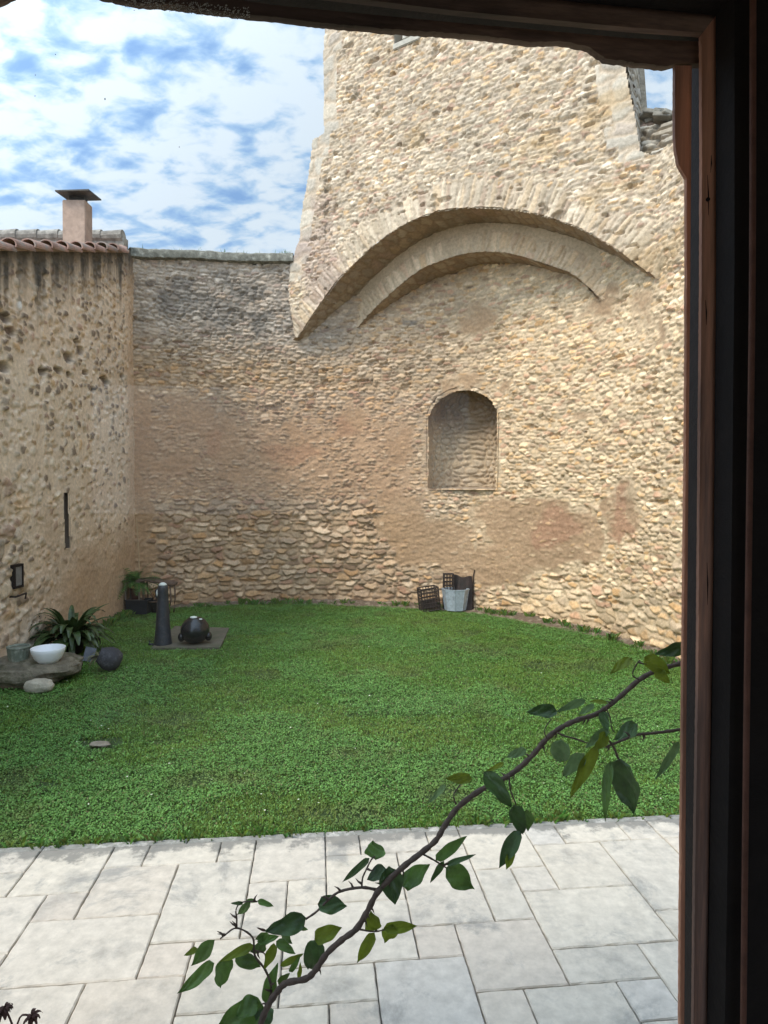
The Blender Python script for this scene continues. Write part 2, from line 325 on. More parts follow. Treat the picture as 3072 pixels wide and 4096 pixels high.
relief = np.where(coursed > .5, lerp(1.15, .85, sst(s700-.5, s700+2.5, S)), .72)
brn = sst(s700+1.2, s700-.5, S)*sst(4.6, 3.8, Z)
cover = np.clip(np.maximum(plaster, mortared*(.4+.9*fbm(S/.3, Z/.3, 71))), 0, 1)
cut = lerp(.05, .34, cover)
prof = sst(cut, cut+.30, E_)*np.where(cover > .45, (R3 > .45)*1.0, 1.0)
# stones stand proud at their lower edge, so the courses throw small shadows below them
h = prof*relief*(.008+.030*R3)*(1-.6*cover)*(1-1.3*np.clip(DY, -.5, .5))
h = h+.05*(fbm(S/.8, Z/.8, 81, 3)-.5)+.030*(fbm(S/.09, Z/.05, 83, 3)-.5)
h = h-.004*(1-prof)*(1-cover)
crev = sst(.07, .0, E_)*(vn(S/.11, Z/.06, 881) > .42)*(1-cover)
h = h-.018*crev
hole = (fbm(S/.22, Z/.10, 883, 3) > .75)*(1-cover)
h = h-.05*hole
warm = sst(s700-.2, s700+3.0, S)
wl = np.array([.20, .20, .12, .18, .11, .08, .08, .03]); 
mort = lerp(cl(.42, .325, .225), cl(.56, .46, .315), warm[..., None])*(.85+.3*fbm(S/.15, Z/.08, 85, 3))[..., None]
sc_ = stone_col(R1, R2)
sc_ = lerp(sc_*cl(.95, .88, .80), sc_*cl(1.36, 1.24, 1.04), warm[..., None])
col = lerp(mort, sc_, (prof*.85)[..., None])
pc = lerp(cl(.38, .275, .175), cl(.375, .24, .155), red[..., None])
col = lerp(col, pc, (cover*plaster*(1-.45*prof))[..., None])
col = lerp(col, cl(.38, .25, .15), (mortared*.9*(1-.5*prof))[..., None])
topg = sst(4.3, 5.2, Z)*sst(s700-.3, s700-1.5, S)
col = lerp(col, col.mean(-1, keepdims=True)*cl(1.02, .98, .9), (topg*.55)[..., None])
col = lerp(col, cl(.16, .155, .14), (greyst*.6)[..., None])
col = lerp(col, col*cl(1.0, .86, .72), (brn*.42)[..., None]); foot = sst(.45, 0, Z); col = lerp(col, col*cl(.9, .82, .72), (foot*.5)[..., None])
col = col*(.86+.28*fbm(S/.55, Z/.5, 87, 3))[..., None]
tpx = CURT.hits([(520, 1012), (800, 1024), (1175, 1042), (1300, 900)]); tops = np.interp(S, tpx[:, 0], tpx[:, 1])
above = (Z > tops)
nin |= False
nq = above[:-1, :-1] | nin[:-1, :-1] & nin[1:, :-1] & nin[1:, 1:] & nin[:-1, 1:]
rim = np.clip(1-np.abs(np.abs(S-nc)-niche_half(Z))/.16, 0, 1)*(Z < nsp)*(Z > nb)
col = col*cl(1.05, .98, .93)
grid_mesh('wall', CURT.pos(S, Z, h*(1-.6*rim)), M_STONE, curtain, ~nq, col)

# niche interior: a rounded recess with a sloped sill
phi = np.linspace(0, math.pi, 110); zz = np.arange(nb-.02, ntop+.001, .02)
PH, ZZ = np.meshgrid(phi, zz, indexing='ij')
hw = np.maximum(niche_half(ZZ), .0)+.004
nd_ = .62; dep = nd_*(.35+.65*np.clip(hw/(nw+.02), 0, 1))*np.clip(hw/.06, 0, 1)
rx = np.sign(np.cos(PH))*np.abs(np.cos(PH))**.7; ry = np.sin(PH)**.7
SS = nc-rx*hw; en, n1_, n2_, n3_, _ = stones(PH*.8, ZZ, .18, .10, 311)
pf = sst(.12, .4, en)
B = CURT.pos(np.clip(SS, 0, CURT.L), ZZ, .022)
cdir = CURT.pos(np.array([nl, nr]), np.array([0., 0.])); tdir = cdir[1]-cdir[0]; tdir /= np.linalg.norm(tdir); bdir = np.array([-tdir[1], tdir[0], 0])
hh = .045*pf+.07*(fbm(PH*2.2, ZZ*2, 317)-.5)
B = B+bdir*(dep*ry-hh*sst(.1, .5, ry))[..., None]
nf = sst(nb+1.5, nb+.7, ZZ+.2*fbm(PH*3, ZZ*2, 319))  # vault shadow painted in: niche colour darkens towards its top
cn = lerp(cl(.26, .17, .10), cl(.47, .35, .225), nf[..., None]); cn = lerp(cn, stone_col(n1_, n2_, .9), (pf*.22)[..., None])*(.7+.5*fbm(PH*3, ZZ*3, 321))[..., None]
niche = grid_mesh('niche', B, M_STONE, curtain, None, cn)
bm = bmesh.new()
ring = [bm.verts.new(CURT.pos(np.array(np.clip(nc-np.sign(math.cos(p))*abs(math.cos(p))**.7*(nw+.02), 0, CURT.L)), np.array(nb+.0))+bdir*(nd_*math.sin(p)**.7-.015)+np.array([0, 0, .06*math.sin(p)-.006])) for p in np.linspace(0, math.pi, 24)]
bm.faces.new(ring); bobj('sill', bm, mat('sill_stone', (.36, .28, .20), .9, scale=14, var=.2, bump=.6, bdist=.02), curtain)

# coping
s_end = CURT.hit(1175, 1020)[0]
sN = np.arange(-.0, s_end, .02); zN = np.interp(sN, *CURT.hits([(520, 991), (800, 1002), (1175, 1013)]).T); zref = CURT.hit(800, 1002)[1]
def strip_solid(name, plan, Sx, prof_pts, m_, parent, seed=0, amp=.01):
    n = len(Sx); V = []
    for o_, z_ in prof_pts: V.append(plan.pos(Sx, np.full(n, z_)+(zN-zref)+amp*2*(fbm(Sx/.15, np.full(n, z_*9), seed)-.5), o_+amp*2*(fbm(Sx/.2, np.full(n, o_*9), seed+3)-.5)))
    V = np.stack(V, 1); V = np.concatenate([V, V[:, :1]], 1)
    return grid_mesh(name, V, m_, parent)
ztp = CURT.hit(800, 1002)[1]
cop = strip_solid('coping', CURT, sN, [(.10, ztp-.17), (.11, ztp-.05), (.02, ztp+.0), (-.25, ztp+.02), (-.5, ztp-.05), (-.5, ztp-.25), (0, ztp-.19)], M_COPING, curtain, 5, .02)
# small grass tufts on the coping joints
bm = bmesh.new()
for k in range(60):
    s0 = random.choice([s_end-.05-random.random()*.2, random.uniform(.2, s_end)]) if k < 45 else random.uniform(0, s_end)
    b = Vector(CURT.pos(np.array(s0), np.array(ztp-.02+np.interp(s0, sN, zN)-zref), random.uniform(-.1, .1))); a = random.uniform(0, 6.28); l = random.uniform(.03, .09)
    d_ = Vector((math.cos(a)*.5, math.sin(a)*.5, 1))*l; sd_ = Vector((math.sin(a), -math.cos(a), 0))*.006
    bm.faces.new([bm.verts.new(b-sd_), bm.verts.new(b+sd_), bm.verts.new(b+d_)])
tag(bobj('wall_grass', bm, M_FERN), 'sparse dry grass tufts growing on the coping of the curved wall', 'grass', kind='stuff')

# ------------------------------------------------------------------ tower above the arch
tower = empty('ruined_tower', (P1[0], P1[1], 3), 'tall ruined rubble tower face carried on a wide stone arch above the curved wall', 'tower')
R2x = lambda x, y: (1100+1.1887*x, 1.1887*y)
R3x = lambda x, y: (1100+.98855*x, 700+.98855*y)
archpx = [R3x(*p) for p in [(75, 668), (105, 640), (150, 570), (205, 490), (270, 410), (340, 340), (420, 268), (500, 212), (600, 163), (720, 133), (860, 130), (960, 138), (1050, 153), (1150, 182), (1250, 222), (1340, 272), (1420, 325), (1490, 375), (1545, 412)]]
ARC = FAC.hits(archpx)
arc2px = [R2x(*p) for p in [(225, 1175), (255, 1130), (290, 1090), (350, 1025), (440, 945), (500, 903), (560, 878), (620, 858), (690, 848), (760, 850), (820, 860), (900, 885), (980, 913), (1030, 945), (1100, 1010)]]
AR2 = INN.hits(arc2px)
outl = FAC.hits([(1289, -300), (1289, 100), (1288, 535), (1242, 562), (1238, 590), (1236, 640), (1228, 700), (1212, 780), (1200, 850), (1188, 950), (1170, 1020), (1150, 1060), (1152, 1200), (1168, 1340), (1200, 1380)])

rightl = FAC.hits([(2495, -200), (2509, 285), (2562, 594)])
rtop = FAC.hits([(2562, 602), (2590, 612), (2621, 606), (2660, 575), (2700, 560), (2790, 540), (2950, 480)])
zs = FAC.hit(2562, 600)[1]
S1 = np.arange(0, FAC.L, ds); Z1 = np.arange(ARC[:, 1].min()-.5, 11.2, ds)
S, Z = np.meshgrid(S1, Z1, indexing='ij')
o_ = np.argsort(outl[:, 1]); lefts = np.interp(Z, outl[o_, 1], outl[o_, 0])+.035+.018*(vn(Z/.22, Z*0, 91)-.5)*2
ok = (S > lefts)
o_ = np.argsort(rightl[:, 1]); rs = np.interp(Z, rightl[o_, 1], rightl[o_, 0])
ztop_r = np.interp(S, rtop[:, 0], rtop[:, 1])+.05*(vn(S/.12, S*0, 93)-.5)
ok &= np.where(Z > zs, (S < rs+.02*(vn(Z/.2, Z*0, 95)-.5)) | (Z < ztop_r), True)
ok &= ~((S > rs.max()) & (Z > ztop_r))
fine = np.array(smooth_path(ARC, 8)); za = np.interp(S, fine[:, 0], fine[:, 1])-.032; ins = (S > ARC[0, 0]) & (S < ARC[-1, 0])
ok &= ~(ins & (Z < za))
ok &= ~((S <= ARC[0, 0]) & (Z < ARC[0, 1]-.05))
ok &= ~((S >= ARC[-1, 0]) & (Z < ARC[-1, 1]-.25))
# slit at the top
sA, zA = FAC.hit(1578, 178); sB = FAC.hit(1612, 178)[0]
slit = (S > sA) & (S < sB) & (Z > zA) & (Z < zA+.9)
ok &= ~slit
# distance to the arch for the voussoirs
dist = np.full(S.shape, 9.0); tt = np.zeros(S.shape)
al = np.r_[0, np.cumsum(np.hypot(*np.diff(fine, axis=0).T))]
for (a_, b_, l_) in zip(fine[:, 0], fine[:, 1], al):
    d_ = np.hypot(S-a_, Z-b_); m_ = d_ < dist; dist[m_] = d_[m_]; tt[m_] = l_
# smooth the along-arch coordinate by projecting on the local chord
i0 = np.clip(np.searchsorted(al, tt), 1, len(al)-2); tv = fine[i0+1]-fine[i0-1]; tv = tv/np.linalg.norm(tv, axis=-1, keepdims=True)
tt = tt+(S-fine[i0, 0])*tv[..., 0]+(Z-fine[i0, 1])*tv[..., 1]
ringw = .27+.24*hsh(np.floor(tt/.09), tt*0, 99)+.10*(fbm(tt/.4, tt*0, 98, 2)-.5)
aend = al[-1]
ringw = ringw*np.clip(.55+1.2*sst(aend+.1, aend-1.2, tt), 0, 1)
voussoir = (dist < ringw) & (Z > ARC[:, 1].min()-.1) & (S > ARC[0, 0]-.3) & (S < ARC[-1, 0]+.25)
tilt = Z+.0*S
e1, a1, a2, a3, d1 = stones(S, tilt, .135, .054, 131, warp=1.1)
e2, b1, b2, b3, d2 = stones(tt, dist, .085, .46, 143, warp=.1, p=2.4)
quo = (S-lefts < .30+.12*(hsh(np.floor(Z/.3), 0*Z, 149) > .5)) & (Z > outl[:, 1].min()+1.2) | ((rs-S < .28+.14*(hsh(np.floor(Z/.3), 0*Z, 151) > .5)) & (Z > zs-.1) & (S < rs+.05))
e3, c1, c2_, c3, d3 = stones(S, Z, .42, .28, 153, warp=.1, p=4)
E_ = np.where(voussoir, e2, np.where(quo, e3, e1)); R1 = np.where(voussoir, b1, np.where(quo, c1, a1)); R2 = np.where(voussoir, b2, np.where(quo, c2_, a2)); R3 = np.where(voussoir, b3, np.where(quo, c3, a3))
DY = np.where(voussoir | quo, 0, d1)
prof = sst(.05, .30, E_)
h = prof*(.005+.017*R3)*(1-1.2*np.clip(DY, -.5, .5))*np.where(quo, .6, 1)+.05*(fbm(S/.9, Z/.9, 161, 3)-.5)+np.where(quo, .014, .026)*(fbm(S/.09, Z/.05, 163, 3)-.5)-.003*(1-prof)
h = h-np.where(quo, .008, .018)*sst(.07, .0, E_)*(vn(S/.11, Z/.06, 885) > .40)-.05*((fbm(S/.22, Z/.10, 887, 3) > .74) & ~quo)
zlow = np.where(S >= ARC[-1, 0], ARC[-1, 1]-.25, np.where(S <= ARC[0, 0], ARC[0, 1], -9))
h = h-.09*sst(.55, 0, Z-zlow)
sc_ = stone_col(R1, R2)*cl(1.20, 1.10, .98)
sc_ = np.where(quo[..., None], lerp(sc_, cl(.47, .43, .355), .7), sc_)
sc_ = np.where(voussoir[..., None], lerp(sc_, cl(.56, .455, .325)*(.75+.5*R2)[..., None], .45), sc_)
col = lerp(cl(.52, .415, .30)*(.85+.3*fbm(S/.15, Z/.08, 165, 3))[..., None], sc_, (prof*.85)[..., None])
pink = blobs(S, Z, FAC, [(*dk(690, 560), .5, .9, .9), (*dk(700, 620), .5, .5, 1.0), (*dk(720, 430), .5, .5, .6)], 171)
col = lerp(col, cl(.34, .24, .205)*(.8+.4*R2)[..., None], (pink*.45)[..., None])
och = blobs(S, Z, FAC, [(*dk(1300, 225), .35, .22, 1.3), (*dk(1400, 560), .5, .4, .9), (*dk(1150, 330), .5, .3, .7), (*dk(900, 300), .5, .4, .5), (*dk(1290, 430), .4, .3, .7)], 175)
col = lerp(col, cl(.46, .31, .15)*(.8+.4*R2)[..., None], (och*.5)[..., None])
col = col*(.88+.24*fbm(S/.6, Z/.5, 177, 3))[..., None]
kq = ok[:-1, :-1] & ok[1:, :-1] & ok[1:, 1:] & ok[:-1, 1:]
grid_mesh('wall', FAC.pos(S, Z, h), M_STONE, tower, kq, col)

def surf_stone(name, V0, Nn, U, Vv, parent, cw, ch, seed, base, amp=.015, tint=1.0, keep=None, mixs=.5, relief=.02):
    e_, r1_, r2_, r3_, _ = stones(U, Vv, cw, ch, seed)
    pf_ = sst(.05, .32, e_)
    hh_ = relief*pf_*(.5+r3_)+amp*2*(fbm(U/.5, Vv/.5, seed+11, 4)-.5)
    c_ = lerp(np.broadcast_to(cl(*base), U.shape+(3,)), stone_col(r1_, r2_, tint), (pf_*mixs)[..., None])*(.82+.36*fbm(U/.4, Vv/.35, seed+17, 4))[..., None]
    return grid_mesh(name, V0+Nn*hh_[..., None], M_STONE, parent, keep, c_)
# soffit of the outer arch
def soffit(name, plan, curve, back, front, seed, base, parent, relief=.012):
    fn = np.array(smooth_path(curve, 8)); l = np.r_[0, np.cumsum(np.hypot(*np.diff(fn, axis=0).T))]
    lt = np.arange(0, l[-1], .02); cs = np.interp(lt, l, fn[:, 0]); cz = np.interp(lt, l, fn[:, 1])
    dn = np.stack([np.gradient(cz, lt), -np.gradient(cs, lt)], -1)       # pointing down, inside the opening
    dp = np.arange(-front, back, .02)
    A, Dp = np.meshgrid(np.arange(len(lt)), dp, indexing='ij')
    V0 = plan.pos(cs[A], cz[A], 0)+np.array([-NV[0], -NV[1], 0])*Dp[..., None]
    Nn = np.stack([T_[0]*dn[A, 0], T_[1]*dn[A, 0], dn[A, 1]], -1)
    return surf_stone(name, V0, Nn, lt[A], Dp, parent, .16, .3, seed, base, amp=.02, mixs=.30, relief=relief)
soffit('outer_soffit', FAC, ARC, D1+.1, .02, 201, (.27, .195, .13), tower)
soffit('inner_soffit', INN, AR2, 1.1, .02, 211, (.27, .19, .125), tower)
# inner arch face
S1 = np.arange(INN.S[0], INN.L, ds); Z1 = np.arange(AR2[:, 1].min()-.2, ARC[:, 1].max()+.15, ds); S, Z = np.meshgrid(S1, Z1, indexing='ij')
fine2 = np.array(smooth_path(AR2, 8)); zi = np.interp(S, fine2[:, 0], fine2[:, 1])-.012; off = FAC.hit(1900, 900)[0]-INN.hit(1900, 900)[0]
k0 = FAC.hit(1536, 1200)[0]; kk = np.array([0.2+i for i in range(0)])
al2 = np.r_[0, np.cumsum(np.hypot(*np.diff(fine2, axis=0).T))]
dist = np.full(S.shape, 9.0); tt = np.zeros(S.shape)
for (a_, b_, l_) in zip(fine2[:, 0], fine2[:, 1], al2):
    d_ = np.hypot(S-a_, Z-b_); m_ = d_ < dist; dist[m_] = d_[m_]; tt[m_] = l_
i0 = np.clip(np.searchsorted(al2, tt), 1, len(al2)-2); tv = fine2[i0+1]-fine2[i0-1]; tv = tv/np.linalg.norm(tv, axis=-1, keepdims=True)
tt = tt+(S-fine2[i0, 0])*tv[..., 0]+(Z-fine2[i0, 1])*tv[..., 1]
e_, r1_, r2_, r3_, _ = stones(tt, dist, .085, .34, 223, warp=.1)
pf = sst(.05, .3, e_)*(dist < .32)
hh = .022*pf*(.4+r3_)+.02*(fbm(S/.4, Z/.4, 227)-.5)
col = lerp(cl(.54, .41, .27), stone_col(r1_, r2_)*cl(1.3, 1.08, .9), (pf*.35)[..., None])*(.85+.3*fbm(S/.4, Z/.4, 229))[..., None]
# the ring only exists inside the outer arch
sarc = (ARC[:, 0]-FAC.hit(*archpx[0])[0])
P_ = FAC.pos(ARC[:, 0], ARC[:, 1]); sI = (P_[:, 0]-INN.X[0])*T_[0]+(P_[:, 1]-INN.Y[0])*T_[1]
zo = np.interp(S, sI, ARC[:, 1]+.03, left=-1, right=-1)
kp = (Z > zi) & (Z < zo) & (S > AR2[0, 0]) & (S < AR2[-1, 0]); kp |= (Z < zo) & (S >= AR2[-1, 0]) & (Z > AR2[-1, 1]) 
kp |= (Z < zo) & (S <= AR2[0, 0])
kq = kp[:-1, :-1] & kp[1:, :-1] & kp[1:, 1:] & kp[:-1, 1:]
grid_mesh('inner_arch', INN.pos(S, Z, hh), M_STONE, tower, kq, col)

# tower flanks, back and slit lining
def flank(name, c0, c1, dirb, length, seed, parent, base=(.36, .31, .25)):
    zz_ = np.arange(0, 1.0001, .003); dd = np.arange(0, length, .02)
    A, Dd = np.meshgrid(zz_, dd, indexing='ij')
    V0 = c0+(c1-c0)*A[..., None]+dirb*Dd[..., None]
    nrm = np.cross(c1-c0, dirb); nrm /= np.linalg.norm(nrm)
    hgt = np.linalg.norm(c1-c0)
    return surf_stone(name, V0, nrm, Dd, A*hgt, parent, .22, .13, seed, base, relief=.02)
bk = np.array([-NV[0], -NV[1], 0])
o_ = np.argsort(rightl[:, 1])
rbot, rtp = FAC.pos(rightl[2, 0], rightl[2, 1]-.3), FAC.pos(np.interp(11.2, rightl[o_, 1], rightl[o_, 0]), 11.2)
rmid = FAC.pos(rightl[1, 0], rightl[1, 1])
rtp = rmid+(rmid-rbot)*((11.2-rmid[2])/(rmid[2]-rbot[2]))*.4; rtp[2] = 11.2
flank('side_wall', rmid, rbot, bk, .95, 231, tower); flank('side_wall', rtp, rmid, bk, .95, 233, tower)
lb, lt_ = FAC.pos(outl[2, 0]+.08, 5.6), FAC.pos(outl[1, 0]+.08, 11.2)
flank('side_wall', lb, lt_, bk, .95, 235, tower)
bm = bmesh.new()
zbk = ARC[:, 1].max()+.35
bc = [np.array(p)+bk*.95 for p in (FAC.pos(outl[4, 0]+.05, zbk), FAC.pos(rightl[2, 0], zbk), rbot+np.array([0, 0, .3]), rtp, lt_)]
bm.faces.new([bm.verts.new(p) for p in bc])
bobj('back_wall', bm, mat('back_stone', (.36, .31, .24), .95, scale=8, var=.3, bump=.8, bdist=.03), tower)
# stub of the broken buttress left of the tower
bm = bmesh.new()
st = [FAC.pos(s_, z_) for s_, z_ in outl[3:12]]
for a_, b_ in zip(st, st[1:]):
    bm.faces.new([bm.verts.new(p) for p in (a_+np.array([.07, 0, 0]), b_+np.array([.07, 0, 0]), b_+bk*.6+np.array([.09, 0, 0]), a_+bk*.6+np.array([.09, 0, 0]))])
bobj('buttress_stub', bm, mat('stub_stone', (.40, .35, .27), .95, scale=7, var=.35, bump=.9, bdist=.03), tower)
# slit lining
bm = bmesh.new(); a_, b_ = FAC.pos(sA, zA), FAC.pos(sB, zA); up_ = np.array([0, 0, .9])
for q in ([a_, a_+up_, a_+up_+bk*.5, a_+bk*.5], [b_, b_+up_, b_+up_+bk*.5+T_.tolist().__len__()*0, b_+bk*.5], [a_, b_, b_+bk*.5, a_+bk*.5], [a_+bk*.5, b_+bk*.5, b_+bk*.5+up_, a_+bk*.5+up_]):
    bm.faces.new([bm.verts.new(p) for p in q])
bobj('slit_lining', bm, mat('slit_stone', (.42, .38, .31), .9, scale=9, var=.2, bump=.4), tower)
bm = bmesh.new()
a2_, b2_ = FAC.pos(sA-.02, zA-.12, .035), FAC.pos(sB+.32, zA-.02, .035)
box(bm, (0, -.03, 0), (sB-sA+.34, .10, .10), Matrix(((T_[0], -T_[1], 0), (T_[1], T_[0], 0), (0, 0, 1))), FAC.pos(sA-.02, zA-.10, .0))
box(bm, (0, -.03, 0), (.30, .10, .9), Matrix(((T_[0], -T_[1], 0), (T_[1], T_[0], 0), (0, 0, 1))), FAC.pos(sB, zA, .0))
bmesh.ops.bevel(bm, geom=bm.edges[:], offset=.012, segments=2, affect='EDGES')
bobj('slit_surround', bm, mat('ashlar', (.48, .44, .36), .9, scale=9, var=.2, bump=.5), tower)

# broken core of the wall right of the tower
rag = FAC.hits([(2560, 420), (2574, 436), (2600, 430), (2612, 452), (2625, 450), (2632, 478), (2655, 480), (2660, 508), (2687, 512), (2700, 530), (2760, 540), (2860, 560)])
s0, s1 = rag[0, 0]-.1, rag[-1, 0]
S1 = np.arange(s0, s1+.35, .018); Z1 = np.arange(zs-.7, zs+1.3, .018); S, Z = np.meshgrid(S1, Z1, indexing='ij')
BO = .55
zr = np.interp(S, rag[:, 0]+.12, rag[:, 1]*1.0)+(BO*.9)*0.075*4+.08*(hsh(np.floor(S/.10), 0*S, 241)-.5)
e_, r1_, r2_, r3_, dd_ = stones(S, Z, .20, .085, 243, warp=1.3)
pf = sst(.04, .25, e_)
hh = pf*(.02+.12*r3_)+.10*(fbm(S/.3, Z/.3, 245)-.5)+np.clip(zs+.5-Z, -.3, .8)*.35
col = lerp(cl(.30, .25, .19), stone_col(r1_, r2_, .85), (pf*.8)[..., None])
kp = Z < zr; kq = kp[:-1, :-1] & kp[1:, :-1] & kp[1:, 1:] & kp[:-1, 1:]
grid_mesh('broken_core', FAC.pos(S, Z, hh-BO), M_STONE, tower, kq, col)
bm = bmesh.new()
for i in range(34):
    t = i/33; s_ = lerp(s0+.1, s1, t); z_ = np.interp(s_, rag[:, 0]+.12, rag[:, 1])+(BO*.9)*.3-.03+random.uniform(-.05, .03)
    c_ = Vector(FAC.pos(np.array(s_), np.array(z_), -BO+random.uniform(-.1, .1)))
    box(bm, (-.09-.05*random.random(), -.07, -.03), (.09+.04*random.random(), .08, .03), Matrix.Rotation(random.uniform(-.6, .6), 3, 'Z') @ Matrix.Rotation(random.uniform(-.4, .4), 3, 'Y'), c_)
bmesh.ops.bevel(bm, geom=bm.edges[:], offset=.01, segments=1, affect='EDGES')
bobj('loose_stones', bm, mat('grey_stone', (.24, .22, .18), .95, scale=9, var=.35, bump=.5), tower)

# ------------------------------------------------------------------ left building (gable wall seen edge-on)
gable = empty('stone_outbuilding', (-4.42, 9, 0), 'low stone outbuilding with a stained gable wall and terracotta roof, left of the lawn', 'building')
XG = -4.42
def zv(y): return 6.31+(y-11.08)*.373
def gh(px, py):
    r = ray(px, py); t = XG/r[0]; return np.array([r[1]*t, H+r[2]*t])
class GP:
    def hit(s, px, py): return gh(px, py)
Y1 = np.concatenate([np.arange(2.5, 6.4, .05), np.arange(6.4, 11.12, .019)]); Z1 = np.arange(-.12, 6.42, .0185)
Y, Z = np.meshgrid(Y1, Z1, indexing='ij')
e_, r1_, r2_, r3_, dd_ = stones(Y, Z, .125, .085, 301, warp=1.0)
e2_, q1, q2, q3, _ = stones(Y, Z, .30, .17, 307, warp=.6)
rend = sst(2.0, 1.0, Z+.9*(fbm(Y/.9, Z/.9, 303)-.5)*2)*sst(7.8, 9.0, Y+.5*(fbm(Y/.5, Z/.5, 305)-.5))     # smooth ochre render low by the corner
rend = np.maximum(rend, sst(10.65, 10.95, Y+.15*(fbm(Y/.2, Z/.3, 306)-.5))*.6)
lowleft = sst(8.2, 7.4, Y)*sst(2.6, 1.8, Z)
vis = (r3_ > lerp(.50, .85, sst(4.6, 2.0, Z)*.5+rend*.5))
pf = sst(.12, .36, e_)*vis*(1-.75*rend)
pit = ((r3_ < .22) & (e_ > .25) & (rend < .4))*1.0
h = .015*pf*(.5+r2_)-.03*sst(.25, .45, e_)*pit+.025*(fbm(Y/.7, Z/.7, 311)-.5)+.014*(fbm(Y/.07, Z/.07, 313)-.5)
h = h+lowleft*.02*sst(.05, .25, e2_)*(q3 > .35)
dark = (r1_ < .28)[..., None]
mort = lerp(cl(.62, .50, .375), cl(.68, .59, .475), fbm(Y/.8, Z/.6, 315, 3)[..., None]*1.2-.1)
mort = lerp(mort, cl(.69, .60, .48), (sst(2.0, 3.0, Z)*sst(4.3, 3.4, Z)*.6)[..., None])
scol = np.where(dark, cl(.17, .135, .105), stone_col(r1_, r2_))
col = lerp(mort, scol, (pf*.85)[..., None])
col = lerp(col, stone_col(q1, q2), (lowleft*sst(.05, .25, e2_)*(q3 > .35)*.7)[..., None])
col = lerp(col, cl(.42, .285, .175)*(.85+.3*fbm(Y/.3, Z/.3, 317))[..., None], (rend*.8)[..., None])
# stains running down from each verge tile
dz = zv(Y)-Z
streak = .40*vn(Y/.09, Z*.45, 319)+.30*vn(Y/.035, Z*.9, 321)+.30*(.5+.5*np.cos(2*math.pi*(Y-.1)/.40+1.2*vn(Y/.5, Z*.6, 323)))
st_ = sst(1.25, .25, dz+1.1*(1-streak)-.15)
st_ = np.maximum(st_, .75*sst(.30, .08, dz))
col = lerp(col, cl(.060, .060, .055), (np.clip(st_*1.05, 0, .90))[..., None])
# named holes and stones
R1x = lambda x, y: (x*.844, 600+y*.844)
for hx, hy, rr in [(325, 985, .10), (380, 950, .085), (275, 1045, .075), (200, 1050, .075), (325, 1065, .06), (405, 1055, .06), (500, 1095, .10), (580, 1070, .06), (440, 1135, .06), (25, 795, .09), (50, 860, .07), (545, 1250, .05), (360, 910, .06), (20, 1030, .09)]:
    y0, z0 = gh(*R1x(hx, hy)); d_ = np.hypot((Y-y0)/(rr*1.5), (Z-z0)/(rr*.8))+.35*(fbm(Y/.08, Z/.08, int(hx))-.5)
    m_ = sst(1.0, .7, d_); h = h-.07*m_; col = lerp(col, cl(.12, .105, .095), (m_*.75)[..., None])
for hx, hy in [(90, 740)]:
    y0, z0 = gh(*R1x(hx, hy)); m_ = sst(1, .7, np.hypot((Y-y0)/.05, (Z-z0)/.06)); col = lerp(col, cl(.7, .7, .68), m_[..., None]); h = h+.02*m_
col = col*(.88+.24*fbm(Y/.4, Z/.4, 325))[..., None]*cl(1.04, .98, .93)
sl0 = gh(262, 1975); sl1 = gh(270, 2190); hw_ = .045+.012*(fbm(Z/.12, Z*0, 327)-.5)*2
sly = np.interp(Z, [sl1[1], sl0[1]], [sl1[0], sl0[0]])
slm = (np.abs(Y-sly) < hw_) & (Z > sl1[1]) & (Z < sl0[1])
h = h*sst(.05, .22, np.abs(Y-sly)+.5*((Z > sl0[1]) | (Z < sl1[1])))
kp = (Z < zv(Y)-.02) & ~slm; kq = kp[:-1, :-1] & kp[1:, :-1] & kp[1:, 1:] & kp[:-1, 1:]
V = np.stack([XG+h, Y, Z], -1)
grid_mesh('wall', V, M_STONE, gable, kq, col)
bm = bmesh.new()
y0, y1, z0, z1 = sl1[0]-.07, sl1[0]+.07, sl1[1]-.02, sl0[1]+.02
for q in ([(XG+.005, y0, z0), (XG+.005, y0, z1), (XG-.4, y0, z1), (XG-.4, y0, z0)], [(XG+.005, y1, z0), (XG+.005, y1, z1), (XG-.4, y1, z1), (XG-.4, y1, z0)], [(XG-.4, y0, z0), (XG-.4, y0, z1), (XG-.4, y1, z1), (XG-.4, y1, z0)], [(XG+.005, y0, z0), (XG+.005, y1, z0), (XG-.4, y1, z0), (XG-.4, y0, z0)], [(XG+.005, y0, z1), (XG+.005, y1, z1), (XG-.4, y1, z1), (XG-.4, y0, z1)]):
    bm.faces.new([bm.verts.new(p) for p in q])
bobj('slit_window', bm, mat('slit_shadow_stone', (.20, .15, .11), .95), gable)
# solid body behind so that the wall has thickness
bm = bmesh.new()
for y0_, y1_ in ((2.5, 11.1),):
    pts = [(-4.6, y0_, -.1), (-4.6, y1_, -.1), (-4.6, y1_, zv(y1_)-.1), (-4.6, y0_, zv(y0_)-.1)]
    a_ = [bm.verts.new(p) for p in pts]; b_ = [bm.verts.new((-11, p[1], p[2])) for p in pts]
    for i in range(4): bm.faces.new((a_[i], a_[(i+1) % 4], b_[(i+1) % 4], b_[i]))
    bm.faces.new(b_)
bobj('side_wall', bm, mat('plain_render', (.40, .33, .25), .95, bump=.5), gable)

